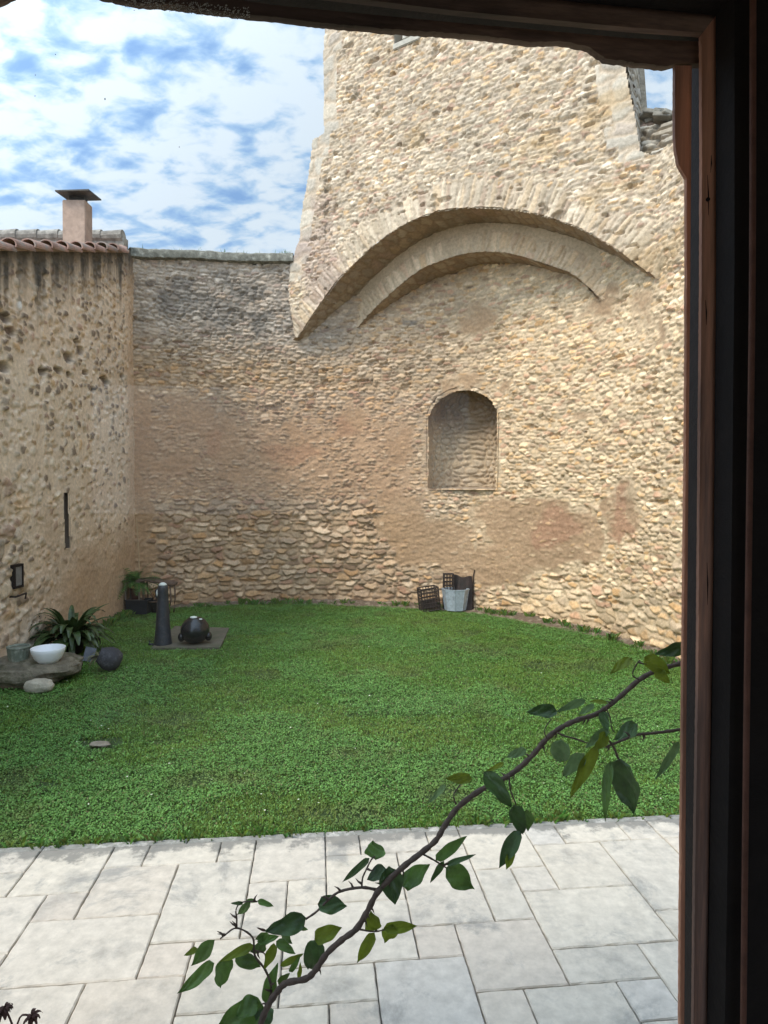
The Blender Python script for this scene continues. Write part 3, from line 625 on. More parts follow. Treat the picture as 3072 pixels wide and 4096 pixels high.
# roof with corrugated tile field, verge tiles and ridge
YR = 10.85
roof_x = np.arange(-11, XG+.02, .02); roof_y = np.arange(2.2, YR, .04)
X, Yy = np.meshgrid(roof_x, roof_y, indexing='ij')
zc_ = np.abs(np.sin((X-XG)*math.pi/.21))*.06+((Yy/.40) % 1.0)*-.03
grid_mesh('roof', np.stack([X, Yy, zv(Yy)+.03+zc_], -1), M_TILE, gable)
bm = bmesh.new()
pts = [(XG+.02, 2.2, zv(2.2)), (XG+.02, YR, zv(YR)), (XG+.02, YR, zv(YR)-.05), (XG+.02, 2.2, zv(2.2)-.05)]
a_ = [bm.verts.new(p) for p in pts]; b_ = [bm.verts.new((-11, p[1], p[2])) for p in pts]
for i in range(4): bm.faces.new((a_[i], a_[(i+1) % 4], b_[(i+1) % 4], b_[i]))
bm.faces.new(a_); bm.faces.new(b_)
bobj('roof_deck', bm, M_CHIM, gable)
bm = bmesh.new(); y = 2.2; k = 0
while y < YR-.3:
    ln = .40; n = 12; r0, r1 = .100, .078; jz = random.uniform(-.008, .008)
    ra, rb = [], []
    for side, yy, rr, zz_ in ((0, y-.05, r0, .045), (1, y+ln, r1, -.012)):
        for th, arr in ((0, ra),):
            pass
        for ri in (rr, rr-.016):
            arr = [bm.verts.new((XG+.03+ri*math.cos(a)*1.0, yy, zv(yy)+zz_+jz+ri*math.sin(a)*.85-.02)) for a in np.linspace(-.35, math.pi, n)]
            (ra if side == 0 else rb).append(arr)
    for j in range(n-1):
        bm.faces.new((ra[0][j], ra[0][j+1], rb[0][j+1], rb[0][j])); bm.faces.new((ra[1][j], rb[1][j], rb[1][j+1], ra[1][j+1])); bm.faces.new((ra[0][j], ra[1][j], ra[1][j+1], ra[0][j+1]))
    bm.faces.new((ra[0][0], rb[0][0], rb[1][0], ra[1][0]))
    y += ln; k += 1
bobj('verge_tiles', bm, M_TILE, gable)
bm = bmesh.new(); x = -11.0; zR = at(300, 935, YR)[2]
box(bm, (-11, YR-.06, zv(YR)-.3), (XG-.05, YR+.12, zR-.06))
while x < XG-.25:
    tube(bm, [(x, YR, zR-.06), (min(x+.38, XG+.05), YR, zR-.045)], [.10, .115], 12); x += .36
bobj('ridge', bm, mat('grey_ridge', (.22, .20, .17), .95, scale=9, var=.4, bump=.6, c2=(.36, .33, .28)), gable)
# chimney
cy = 9.9; pA = at(249, 900, cy); pB = at(342, 900, cy); ctop = at(300, 798, cy)[2]
chim = bmesh.new(); cx0, cx1 = pA[0], pB[0]
box(chim, (cx0, cy, zv(cy)-.1), (cx1, cy+.24, ctop)); bmesh.ops.bevel(chim, geom=chim.edges[:], offset=.012, segments=2, affect='EDGES')
ch = bobj('chimney', chim, M_CHIM, gable)
bm = bmesh.new(); mid = ((cx0+cx1)/2, cy+.12, ctop)
box(bm, (cx0+.07, cy+.08, ctop-.02), (cx1-.05, cy+.18, ctop+.09)); bobj('flue', bm, M_CHCAP, ch)
bm = bmesh.new()
box(bm, (-.26, -.22, -.010), (.26, .22, .010), Matrix.Rotation(math.radians(6), 3, 'X') @ Matrix.Rotation(math.radians(-2), 3, 'Y'), (mid[0]+.03, mid[1]-.02, ctop+.11)); bobj('cap', bm, M_CHCAP, ch)
# dark hatch and iron catch in the wall
y0, zt = gh(40, 2268); y1, zb_ = gh(70, 2340)
bm = bmesh.new(); box(bm, (XG-.02, y0, zb_), (XG+.058, y1, zt)); bmesh.ops.bevel(bm, geom=bm.edges[:], offset=.008, segments=1, affect='EDGES'); hb = bobj('hatch', bm, M_HATCH, gable)
bm = bmesh.new()
for a_, b_ in (((y0-.02, zt+.0), (y1+.02, zt+.025)), ((y0-.02, zb_-.025), (y1+.02, zb_)), ((y0-.02, zb_), (y0+.005, zt)), ((y1-.005, zb_), (y1+.02, zt))):
    box(bm, (XG-.02, a_[0], a_[1]), (XG+.066, b_[0], b_[1]))
bobj('hatch_frame', bm, M_DARKWOOD_SHADOW, hb)
yc, zc2 = gh(62, 2382); bm = bmesh.new(); tube(bm, [(XG-.02, yc-.1, zc2), (XG+.06, yc-.1, zc2), (XG+.06, yc+.12, zc2+.01), (XG+.05, yc+.12, zc2-.06)], .012, 6); bobj('iron_catch', bm, M_RUST, gable)

# ------------------------------------------------------------------ ground
cY, sY = math.cos(YAW), math.sin(YAW)
def uv2(u, v, z=0): return Vector((cY*u+sY*v, -sY*u+cY*v, z))
def w2uv(x, y): return cY*x-sY*y, sY*x+cY*y
MOD = .2035
g = gp(2300, 3257+110); 
u0 = w2uv(*gp(1305, 3530)[:2])[0]; v0 = w2uv(*gp(*(1300+.868*1250, 3220+.868*168))[:2])[1]   # joint lattice origin
# measured module from joints eight apart
uA = w2uv(*gp(1300+.868*1265, 3220+.868*170)[:2])[0]; MU = (uA-u0)/8
vA = w2uv(*gp(1300+.868*1140, 3220+.868*825)[:2])[1]; MV = (v0-vA)/5
EDGE = w2uv(*gp(1500, 3320)[:2])[1]
bm = bmesh.new(); s_ = 60
bm.faces.new([bm.verts.new(p) for p in ((-s_, -s_, -.09), (s_, -s_, -.09), (s_, s_, -.09), (-s_, s_, -.09))])
tag(bobj('ground', bm, mat('earth', (.16, .13, .09), .95, scale=2, var=.3)), kind='structure')
bm = bmesh.new()
poly = [uv2(-9, EDGE-.01), uv2(9, EDGE-.01), Vector((6, 14, 0)), Vector((-6, 14, 0))]
for p in poly: p.z = -.035
bm.faces.new([bm.verts.new(p) for p in poly])
tag(bobj('lawn_soil', bm, M_TURF), kind='structure')
bm = bmesh.new(); bm.faces.new([bm.verts.new(uv2(a, b, -.03)) for a, b in ((-7, -4), (7, -4), (7, EDGE-.012), (-7, EDGE-.012))])
tag(bobj('paving_bed', bm, mat('joint_mortar', (.24, .225, .20), .95, scale=20, var=.3, bump=.4)), kind='structure')
SL = [(-6,-4,-2,0),(-4,-2,-3,0),(-7,-4,-4,-2),(-7,-6,-2,-1),(-8,-6,-1,1),(-6,-5,0,1),(-5,-3,0,1),(-3,-2,0,1),(-2,0,-1,1),(-1,0,-2,-1),(-2,-1,-3,-1),(-3,-1,-5,-3),(-4,-3,-4,-3),(0,1,0,1),(1,3,0,1),(3,4,0,1),
      (4,6,-1,1),(0,2,-2,0),(2,4,-3,0),(-1,2,-4,-2),(2,3,-4,-3),(4,5,-3,-1),(5,6,-2,-1),(3,5,-5,-3),(6,8,-2,0),(5,8,-4,-2),(8,10,-3,0),(8,9,-4,-3),(6,7,0,1),(7,9,0,1),(9,10,0,1),(5,7,-5,-4),(6,7,-6,-5),(4,6,-7,-5),
      (3,4,-7,-5),(1,3,-7,-4),(-1,1,-5,-4),(0,1,-7,-5),(-5,-3,-7,-4),(-8,-5,-6,-4),(-9,-7,-3,-1),(-10,-8,0,1),(-10,-8,-1,0),(7,9,-6,-4),(-3,0,-7,-5)]
occ = set()
for a, b, c, d in SL:
    for i in range(a, b):
        for j in range(c, d): occ.add((i, j))
rs_ = random.Random(3); slabs = list(SL)
for j in range(0, -24, -1):
    for i in range(-24, 26):
        if (i, j) in occ: continue
        for (wd, hg) in rs_.sample([(2, 2), (2, 3), (3, 2), (1, 1), (2, 1), (1, 2), (2, 3)], 7)+[(1, 1)]:
            cells = [(i+p, j-q) for p in range(wd) for q in range(hg)]
            if not any(c in occ for c in cells): break
        occ.update(cells); slabs.append((i, i+wd, j-hg+1, j+1))
bm = bmesh.new(); lay = bm.verts.layers.float_color.new('Col')
def slab(u_0, u_1, v_0, v_1, c, gap=.0032, ch_=.005):
    z = rs_.uniform(-.0012, .0012); vv = []
    for (gx, zz_) in ((gap, -.03), (gap, -.006), (gap+ch_, 0)):
        ring = []
        cs_ = [(u_0+gx, v_0+gx), (u_1-gx, v_0+gx), (u_1-gx, v_1-gx), (u_0+gx, v_1-gx)]
        for q in range(4):
            (xa, ya), (xb, yb) = cs_[q], cs_[(q+1) % 4]; n = max(2, int(((u_1-u_0) if q % 2 == 0 else (v_1-v_0))/.03))
            for k in range(n):
                t = k/n; jx = rs_.uniform(-.0018, .0018) if zz_ > -.02 else 0
                p = uv2(xa+(xb-xa)*t+jx, ya+(yb-ya)*t+jx, z+zz_); v = bm.verts.new(p); v[lay] = (*c, 1); ring.append(v)
        vv.append(ring)
    rs2 = len(vv[0])
    for a, b in zip(vv, vv[1:]):
        for q in range(rs2): bm.faces.new((a[q], a[(q+1) % rs2], b[(q+1) % rs2], b[q]))
    bm.faces.new(vv[-1])
for a, b, c, d in slabs:
    k = rs_.random(); t = rs_.uniform(.97, 1.04)
    cc = [cl(.545, .495, .42), cl(.55, .50, .418), cl(.54, .495, .42), cl(.545, .487, .408)][int(k*4) % 4]*t
    # the clearly greyer and pinker slabs of the photograph
    if (a, b, c, d) in [(6, 7, 0, 1), (6, 7, -6, -5), (1, 3, -7, -4)]: cc = cl(.52, .485, .43)
    if (a, b, c, d) in [(2, 3, -4, -3), (3, 5, -5, -3), (-7, -6, -2, -1), (-4, -3, -4, -3)]: cc = cl(.535, .475, .40)
    slab(u0+a*MU, u0+b*MU, v0+c*MV, v0+d*MV, cc)
pv = bobj('paving', bm, None); print('EDGE', EDGE, v0, MU, MV)
mpv = mat('limestone_paving', attr=True, rough=.85, scale=16, var=.16, bump=.35, bdist=.003, bscale=90, c2=(.30, .285, .255), c2scale=2.6, c2lo=.53, c2hi=.75, spec=.25)
pv.data.materials.append(mpv); tag(pv, kind='structure')
def edge_dirt(m_, w0=.15, w1=.08, c=(.17, .165, .15), amp=.52):
    t = m_.node_tree; nd = t.nodes; ln = t.links; b = nd['Principled BSDF']; src = b.inputs['Base Color'].links[0].from_socket
    tc_ = nd.new('ShaderNodeTexCoord'); dp_ = nd.new('ShaderNodeVectorMath'); dp_.operation = 'DOT_PRODUCT'; dp_.inputs[1].default_value = (sY, cY, 0); ln.new(tc_.outputs['Object'], dp_.inputs[0])
    nz = nd.new('ShaderNodeTexNoise'); nz.inputs['Scale'].default_value = 5; nz.inputs['Detail'].default_value = 9; nz.inputs['Roughness'].default_value = .68; ln.new(tc_.outputs['Object'], nz.inputs['Vector'])
    ma = nd.new('ShaderNodeMath'); ma.operation = 'MULTIPLY_ADD'; ma.inputs[1].default_value = amp; ln.new(nz.outputs[0], ma.inputs[0]); ln.new(dp_.outputs['Value'], ma.inputs[2])
    mr = nd.new('ShaderNodeMapRange'); mr.interpolation_type = 'SMOOTHSTEP'; mr.inputs['From Min'].default_value = EDGE-w0+amp/2; mr.inputs['From Max'].default_value = EDGE-w1+amp/2; mr.inputs['To Max'].default_value = .8; ln.new(ma.outputs[0], mr.inputs['Value'])
    mm = nd.new('ShaderNodeMix'); mm.data_type = 'RGBA'; ln.new(mr.outputs[0], mm.inputs[0]); ln.new(src, mm.inputs[6]); mm.inputs[7].default_value = (*c, 1); ln.new(mm.outputs[2], b.inputs['Base Color'])
def lichen(m_):
    t = m_.node_tree; nd = t.nodes; ln = t.links; b = nd['Principled BSDF']; src = b.inputs['Base Color'].links[0].from_socket
    tc_ = nd.new('ShaderNodeTexCoord')
    for sc_, lo, hi, cc_, k in ((1.9, .545, .63, (.27, .265, .245), .75), (26, .66, .72, (.30, .28, .25), .6)):
        nz = nd.new('ShaderNodeTexNoise'); nz.inputs['Scale'].default_value = sc_; nz.inputs['Detail'].default_value = 10; nz.inputs['Roughness'].default_value = .72; nz.inputs['Distortion'].default_value = .4; ln.new(tc_.outputs['Object'], nz.inputs['Vector'])
        mr = nd.new('ShaderNodeMapRange'); mr.inputs['From Min'].default_value = lo; mr.inputs['From Max'].default_value = hi; mr.inputs['To Max'].default_value = k; ln.new(nz.outputs[0], mr.inputs['Value'])
        mm = nd.new('ShaderNodeMix'); mm.data_type = 'RGBA'; ln.new(mr.outputs[0], mm.inputs[0]); ln.new(src, mm.inputs[6]); mm.inputs[7].default_value = (*cc_, 1); src = mm.outputs[2]
    ln.new(src, b.inputs['Base Color'])
lichen(mpv); edge_dirt(mpv)
# weathered kerb strip along the lawn
bm = bmesh.new(); lay = bm.verts.layers.float_color.new('Col')
u = -24; ve = v0+MV
while u < 26:
    wd = rs_.choice([4, 5, 6]); slab(u0+u*MU, u0+(u+wd)*MU, ve, EDGE+.015, cl(.25, .245, .22), gap=.003, ch_=.008); u += wd
kb = bobj('kerb_strip', bm, None); kb.data.materials.append(mat('weathered_kerb', attr=True, rough=.95, scale=16, var=.3, bump=.6, bdist=.006, c2=(.44, .42, .38), c2scale=7, c2lo=.54, c2hi=.62)); tag(kb, kind='structure')

# bare strip at the foot of the wall and on the lawn
def border():
    Sx = np.arange(.2, CURT.L, .04); n = 8
    s14 = CURT.hit(1300, 2420)[0]
    wd = .10+.20*sst(s14-.6, s14+.5, Sx)*sst(CURT.hit(2500, 2560)[0]+.1, CURT.hit(2300, 2530)[0], Sx)+.10*fbm(Sx/.3, Sx*0, 501)
    V = np.stack([CURT.pos(Sx, np.full(len(Sx), 0.0)+(.05*(1-t)+.02*(fbm(Sx/.12, np.full(len(Sx), t*3), 503)-.5))*(t > 0)+(.06 if t == 0 else 0)-.03*t, -.04+t*(wd+.04)) for t in np.linspace(0, 1, n)], 1)
    V[:, -1, 2] = -.05
    return grid_mesh('earth_border', V, M_SOILG)
tag(border(), kind='structure')
# ------------------------------------------------------------------ lawn: clipped grass and clover, hundreds of thousands of small blades
slabC = [gp(605, 2592), gp(700, 2505), gp(917, 2512), gp(880, 2590)]
def in_poly(x, y, P):
    c = np.zeros(x.shape, bool); n = len(P)
    for i in range(n):
        (x0, y0), (x1, y1) = P[i][:2], P[(i+1) % n][:2]
        c ^= ((y0 > y) != (y1 > y)) & (x < (x1-x0)*(y-y0)/(y1-y0+1e-12)+x0)
    return c
def make_grass(n, seed):
    rg = np.random.default_rng(seed)
    d = 3.3+(12.3-3.3)*rg.random(n)**1.25; x = rg.uniform(-4.6, 4.4, n)
    ok_ = np.abs(x) < d*.66+.5
    x, d = x[ok_], d[ok_]
    v = sY*x+cY*d; ok_ = (v > EDGE+.012+.016*vn(x/.03, x*0, 3)) & (x > XG+.03)
    yc_ = np.interp(x, CURT.X, CURT.Y)
    s14 = CURT.hit(1300, 2420)
    marg = .07+.10*fbm(x/.15, d*0, 5)+.20*sst(-1.6, -.6, x)*sst(3.4, 2.4, x)
    ok_ &= d < yc_-marg*(1+.9*sst(1.2, 3.2, x))
    ok_ &= ~in_poly(x, d, slabC)
    b = (np.hypot(x-gp(415, 2960)[0], (d-gp(415, 2960)[1])*1.3) < .17+.25*(fbm(x/.1, d/.1, 9)-.5)) & (rg.random(len(x)) < .93)
    q_ = gp(190, 3130); b |= (np.hypot(x-q_[0], (d-q_[1])*1.6) < .09+.25*(fbm(x/.08, d/.08, 10)-.5)) & (rg.random(len(x)) < .8)
    bare = fbm(x/.45, d/.45, 11, 4); ok_ &= ~b & ~((bare > .73) & (rg.random(len(x)) < .6))
    x, d = x[ok_], d[ok_]; n = len(x)
    clump = fbm(x/.5, d/.5, 21, 4); clov = sst(.47, .60, fbm(x/.9, d/.8, 25, 4)+.10*sst(8, 5, d))
    tuft = fbm(x/.06, d/.06, 27, 2)
    isclov = rg.random(n) < .12+clov*.5
    L_ = np.where(isclov, rg.uniform(.009, .019, n), rg.uniform(.016, .040, n))*(.7+.6*tuft)
    W_ = np.where(isclov, rg.uniform(.008, .014, n), rg.uniform(.0035, .0065, n))*(1+.06*(d-5))
    az_ = rg.uniform(0, 2*math.pi, n); tl = np.where(isclov, rg.uniform(.9, 1.45, n), rg.uniform(.25, 1.15, n))
    dirx, diry, dirz = np.cos(az_)*np.sin(tl), np.sin(az_)*np.sin(tl), np.cos(tl)
    sx, sy = -np.sin(az_), np.cos(az_)
    z0 = -.036+np.where(isclov, rg.uniform(.012, .034, n), 0)+.020*(tuft-.4)
    base = np.stack([x, d, z0], -1); dr = np.stack([dirx, diry, dirz], -1); sd_ = np.stack([sx, sy, 0*sx], -1)
    k = np.where(isclov, .55, .45)
    a = base-sd_*(W_/2*np.where(isclov, .3, 1))[:, None]; b_ = base+sd_*(W_/2*np.where(isclov, .3, 1))[:, None]
    m1 = base+dr*(L_*k)[:, None]+sd_*(W_/2)[:, None]; m2 = base+dr*(L_*k)[:, None]-sd_*(W_/2)[:, None]
    t = base+dr*L_[:, None]; t[:, 2] -= np.where(isclov, 0, L_*.15)
    # each blade: quad a b m1 m2 + tip triangle
    V = np.stack([a, b_, m1, t, m2], 1).reshape(-1, 3)
    me = bpy.data.meshes.new('lawn_grass'); me.vertices.add(len(V)); me.vertices.foreach_set('co', V.ravel().astype(np.float32))
    me.loops.add(n*5); me.loops.foreach_set('vertex_index', np.arange(n*5, dtype=np.int32))
    me.polygons.add(n); me.polygons.foreach_set('loop_start', (np.arange(n)*5).astype(np.int32)); me.polygons.foreach_set('loop_total', np.full(n, 5, np.int32))
    me.update(calc_edges=True)
    c1, c2_, c3_ = cl(.105, .225, .035), cl(.175, .27, .045), cl(.095, .225, .050)
    r = rg.random(n)[:, None]
    c = lerp(c1, c2_, np.clip(clump[:, None]*1.6-.45+.35*(r-.5), 0, 1)); c = np.where(isclov[:, None], lerp(c3_, cl(.15, .31, .07), r), c)
    c = c*(.7+.6*rg.random(n))[:, None]*cl(1.16, 1.10, 1.20); c = np.where((rg.random(n) < .04)[:, None], cl(.22, .20, .09), c)
    c = lerp(c, cl(.17, .19, .06), (sst(.58, .72, bare[ok_])*.45)[:, None]) 
    cc = np.ones((n, 5, 4), np.float32); cc[:, :, :3] = c[:, None, :]
    at_ = me.color_attributes.new('Col', 'FLOAT_COLOR', 'POINT'); at_.data.foreach_set('color', cc.ravel())
    mg = mat('grass_blades', attr=True, rough=.55, scale=3, var=.15, bump=0, spec=.25, transl=.25)
    return link('lawn_grass', me, mg)
tag(make_grass(1000000, 5), 'short green lawn of clipped grass and clover between the paving and the walls', 'grass', kind='stuff')
# bare soil with a pale stone fragment showing in the thin patch
q_ = gp(400, 2972); boulder_at = (q_[0], q_[1], -.02)
# weeds and long tufts along the foot of the walls
bm = bmesh.new(); lay = bm.verts.layers.float_color.new('Col'); rw = random.Random(77)
def tuft(x, y, n, hh_, sp):
    for _ in range(n):
        a = rw.uniform(0, 6.28); r_ = rw.random()*sp; b = Vector((x+r_*math.cos(a), y+r_*math.sin(a), -.03)); a = rw.uniform(0, 6.28); l = hh_*rw.uniform(.5, 1.2)
        sd_ = Vector((math.sin(a), -math.cos(a), 0))*rw.uniform(.003, .006); m1 = b+Vector((math.cos(a)*.25, math.sin(a)*.25, .75))*l; t_ = b+Vector((math.cos(a)*.6, math.sin(a)*.6, .95))*l
        c_ = (rw.uniform(.08, .18), rw.uniform(.17, .26), rw.uniform(.03, .06), 1)
        v_ = [bm.verts.new(p) for p in (b-sd_, b+sd_, m1+sd_*.8, t_, m1-sd_*.8)]
        for v in v_: v[lay] = c_
        bm.faces.new(v_)
for k in range(150):
    s_ = rw.uniform(.1, CURT.L-1); k_ = rw.choice([.04, .06, .09, .12]); p_ = CURT.pos(np.array(s_), np.array(0.), rw.uniform(.05, .22)); tuft(p_[0], p_[1], rw.randint(10, 30), k_, .06)
for k in range(110):
    tuft(XG+rw.uniform(.04, .16), rw.uniform(6.5, 10.9), rw.randint(10, 30), rw.choice([.05, .08, .12]), .06)
for k in range(130):
    q2 = uv2(rw.uniform(-3.2, 3.2), EDGE+rw.uniform(.0, .03)); tuft(q2.x, q2.y, rw.randint(6, 16), rw.choice([.045, .06, .075]), .03)
wt = bobj('weed_tufts', bm, None); wt.data.materials.append(mat('weed_blades', attr=True, rough=.55, scale=3, var=.15, bump=0, transl=.25)); tag(wt, 'longer grass tufts and weeds along the lawn edges and wall feet', 'weeds', kind='stuff')
# a few daisies / petals scattered
bm = bmesh.new()
for k in range(70):
    px, py = random.uniform(30, 2650), random.uniform(2560, 3240); p = gp(px, py, .012)
    if p[0] < XG+.3 or p[1] > np.interp(p[0], CURT.X, CURT.Y)-.3: continue
    r_ = random.uniform(.004, .009); vs_ = [bm.verts.new((p[0]+r_*math.cos(a), p[1]+r_*math.sin(a)*.9, p[2]+random.uniform(-.003, .004))) for a in np.linspace(0, 6.28, 6)[:-1]]
    bm.faces.new(vs_)
tag(bobj('fallen_petals', bm, mat('petal', (.55, .55, .42), .8)), 'tiny pale petals scattered over the lawn', 'petals', kind='stuff')

# ------------------------------------------------------------------ furniture of the court
def rotT(rx=0, ry=0, rz=0): return Matrix.Rotation(rz, 4, 'Z') @ Matrix.Rotation(ry, 4, 'Y') @ Matrix.Rotation(rx, 4, 'X')
# flat slab
sb_ = bmesh.new(); top = [sb_.verts.new((p[0], p[1], .004)) for p in slabC]; bot = [sb_.verts.new((p[0], p[1], -.05)) for p in slabC]
sb_.faces.new(top)
for i in range(4): sb_.faces.new((top[i], bot[i], bot[(i+1) % 4], top[(i+1) % 4]))
tag(bobj('stone_slab', sb_, M_FLAG), 'worn brown stone slab set in the grass under the dark post and dome', 'slab')
# post
bp_ = gp(652, 2576)
post = empty('iron_bollard', bp_, 'tall tapering blue-black iron bollard with a pale top, on the slab in the lawn', 'bollard')
hb_ = at(650, 2338, bp_[1])[2]; r0 = .118*.99; kx = .00345
bm = bmesh.new(); lathe(bm, [(.122, -.03), (.120, .02), (.112, .08), (.098, .22), (.086, .40), (.076, .58), (.068, hb_*.86), (.070, hb_*.87), (.070, hb_*.955), (.066, hb_*.975), (.055, hb_*.99)], 40, bp_); bobj('shaft', bm, M_IRON, post, True)
bm = bmesh.new(); lathe(bm, [(.052, hb_*.985), (.055, hb_*1.0), (.040, hb_*1.02), (.015, hb_*1.035)], 20, bp_); bobj('top_cap', bm, M_DROP, post, True)
bm = bmesh.new()
o_ = Vector(bp_)+Vector((-.066, -.02, hb_*.86)); lathe(bm, [(.004, -.045), (.016, -.03), (.02, 0), (.016, .03), (.004, .045)], 10, o_); bobj('white_mark', bm, M_DROP, post, True)
bm = bmesh.new(); tube(bm, [Vector(bp_)+Vector((-.06, 0, hb_*.93)), Vector(bp_)+Vector((-.10, -.0, hb_*.9)), Vector(bp_)+Vector((-.095, 0, hb_*.8)), Vector(bp_)+Vector((-.065, 0, hb_*.76))], .011, 8); bobj('side_lug', bm, M_IRON, post, True)
bm = bmesh.new(); tube(bm, [Vector(bp_)+Vector((-.10, -.02, -.01)), Vector(bp_)+Vector((-.18, -.04, .01)), Vector(bp_)+Vector((-.17, -.03, .05))], .016, 8); bobj('foot_lug', bm, M_IRON, post, True)
# dome
dp_ = gp(766, 2586); dpo = Vector((dp_[0], dp_[1]+.16, 0))
dome = empty('iron_dome', dpo, 'squat glossy black rounded dome with knobs at its foot, beside the bollard', 'ornament')
Rr = .215; hD = at(766, 2487, dpo.y)[2]
Rr = .192; hD = .375
prf = [(Rr*math.cos(a), hD/2+hD/2*math.sin(a)) for a in np.linspace(-1.1, math.pi/2-.04, 26)]+[(.004, hD)]
bm = bmesh.new(); lathe(bm, prf, 48, dpo); bobj('body', bm, M_BLACKGLOSS, dome, True)
for k, a in enumerate((math.radians(197), math.radians(8), math.radians(100))):
    bm = bmesh.new(); c_ = dpo+Vector((math.cos(a)*Rr*.93, math.sin(a)*Rr*.93, hD*.27))
    bmesh.ops.create_icosphere(bm, subdivisions=3, radius=.052, matrix=Matrix.Translation(c_) @ rotT(rz=a) @ Matrix.Diagonal((.9, 1.1, 1.25, 1)))
    bobj('knob', bm, M_BLACKGLOSS, dome, True)
for dx_, dy_, r_ in ((-.01, -.03, .05), (.085, -.04, .028)):
    bm = bmesh.new(); zz_ = hD*.985 if dx_ < .05 else hD*.925
    bmesh.ops.create_icosphere(bm, subdivisions=3, radius=r_, matrix=Matrix.Translation(dpo+Vector((dx_, dy_, zz_))) @ Matrix.Diagonal((1, .8, .35, 1)))
    bobj('white_mark', bm, M_DROP, dome, True)

# --- tub, baskets and sheet by the wall
Yt = gp(1825, 2446)[1]
tb = gp(1825, 2446); tub = empty('zinc_tub', tb, 'octagonal galvanised zinc tub standing on the bare strip below the niche', 'tub')
m_px = tb[1]/F
rt_, rb_ = 55*m_px, 42*m_px; ht = 84*m_px
bm = bmesh.new(); rings = []
for r_, z_ in ((rb_, 0), (rt_, ht), (rt_+.012, ht), (rt_+.012, ht+.014), (rt_-.008, ht+.014), (rb_-.01, .02)):
    rings.append([bm.verts.new(Vector(tb)+Vector((r_*math.cos(a), .78*(r_*math.sin(a)+rt_)-.03, z_))) for a in [math.radians(22.5+15+45*i) for i in range(8)]])
for a, b in zip(rings, rings[1:]):
    for i in range(8): bm.faces.new((a[i], a[(i+1) % 8], b[(i+1) % 8], b[i]))
bm.faces.new(rings[0][::-1]); bm.faces.new(rings[-1]); bobj('body', bm, M_ZINC, tub)
bm = bmesh.new(); seam = [math.radians(22.5+15+45*i) for i in range(8)]
for a in seam: tube(bm, [Vector(tb)+Vector((rb_*math.cos(a), rt_*.78+.78*rb_*math.sin(a)-.03, 0)), Vector(tb)+Vector((rt_*math.cos(a), rt_*.78+.78*rt_*math.sin(a)-.03, ht))], .006, 5)
bobj('seams', bm, M_ZINC, tub)
def wire_basket(name, p, wd, dp, hg, nx, nz, rz, tilt, label, cat, lean=0):
    root = empty(name, p, label, cat)
    R = rotT(rx=lean, ry=tilt, rz=rz)
    T = lambda x, y, z: Vector(p)+R @ Vector((x, y, z))
    bm = bmesh.new(); 
    for (x0, y0, z0), (x1, y1, z1) in [((-wd/2, y, z), (wd/2, y, z)) for y in (-dp/2, dp/2) for z in (0, hg)]+[((x, -dp/2, z), (x, dp/2, z)) for x in (-wd/2, wd/2) for z in (0, hg)]+[((x, y, 0), (x, y, hg)) for x in (-wd/2, wd/2) for y in (-dp/2, dp/2)]:
        tube(bm, [T(x0, y0, z0), T(x1, y1, z1)], .011, 5)
    bobj('frame', bm, M_RUST, root)
    bm = bmesh.new()
    for y in (-dp/2, dp/2):
        for i in range(1, nx): x = -wd/2+wd*i/nx; tube(bm, [T(x, y, 0), T(x, y, hg)], .0065, 4)
        for i in range(1, nz): z = hg*i/nz; tube(bm, [T(-wd/2, y, z), T(wd/2, y, z)], .0075, 4)
    for x in (-wd/2, wd/2):
        for i in range(1, 4): y = -dp/2+dp*i/4; tube(bm, [T(x, y, 0), T(x, y, hg)], .0065, 4)
        for i in range(1, nz): z = hg*i/nz; tube(bm, [T(x, -dp/2, z), T(x, dp/2, z)], .0065, 4)
    for i in range(1, nx): x = -wd/2+wd*i/nx; tube(bm, [T(x, -dp/2, 0), T(x, dp/2, 0)], .0065, 4)
    bobj('mesh', bm, M_RUST, root); return root, T
b1_ = gp(1722, 2443)
root, T = wire_basket('wire_basket', (b1_[0], b1_[1]+.13, .0), .32, .24, .40, 6, 6, .25, math.radians(-7), 'rusty open wire basket leaning against the wall, left of the zinc tub', 'basket')
bm = bmesh.new(); vs_ = [bm.verts.new(T(*p)) for p in ((-.15, .02, .02), (.15, .02, .02), (.14, .05, .19), (-.14, .05, .17))]; bm.faces.new(vs_); r_ = bmesh.ops.solidify(bm, geom=bm.faces[:], thickness=.012); bobj('inner_plate', bm, M_RUSTPANEL, root)
b2_ = CURT.pos(CURT.hit(1803, 2400)[0], 0, .16)
wire_basket('wire_rack', (b2_[0], b2_[1]-.02, .0), .17, .10, .63, 3, 9, .1, 0, 'narrow tall rusty wire rack standing behind the left side of the tub', 'rack')
pa, pb_ = CURT.pos(CURT.hit(1816, 2400)[0], 0, .13), CURT.pos(CURT.hit(1899, 2400)[0], 0, .13)
bm = bmesh.new(); zt_ = at(1860, 2303, b2_[1])[2]; dsx = Vector(pb_-pa); n = 14; row = []
for i in range(n+1):
    t = i/n; q = Vector((pa[0], pa[1], 0))+Vector((dsx.x, dsx.y, 0))*t+Vector((0, .012*math.sin(t*14), 0)); row.append((bm.verts.new(q+Vector((0, -.05, 0))), bm.verts.new(q+Vector((.01, .06, zt_+.02*math.sin(t*9)-.01*t)))))
for a, b in zip(row, row[1:]): bm.faces.new((a[0], b[0], b[1], a[1]))
bmesh.ops.solidify(bm, geom=bm.faces[:], thickness=.01)
tag(bobj('rusty_sheet', bm, M_RUSTPANEL), 'rusty brown sheet leaning on the wall behind the zinc tub', 'sheet')
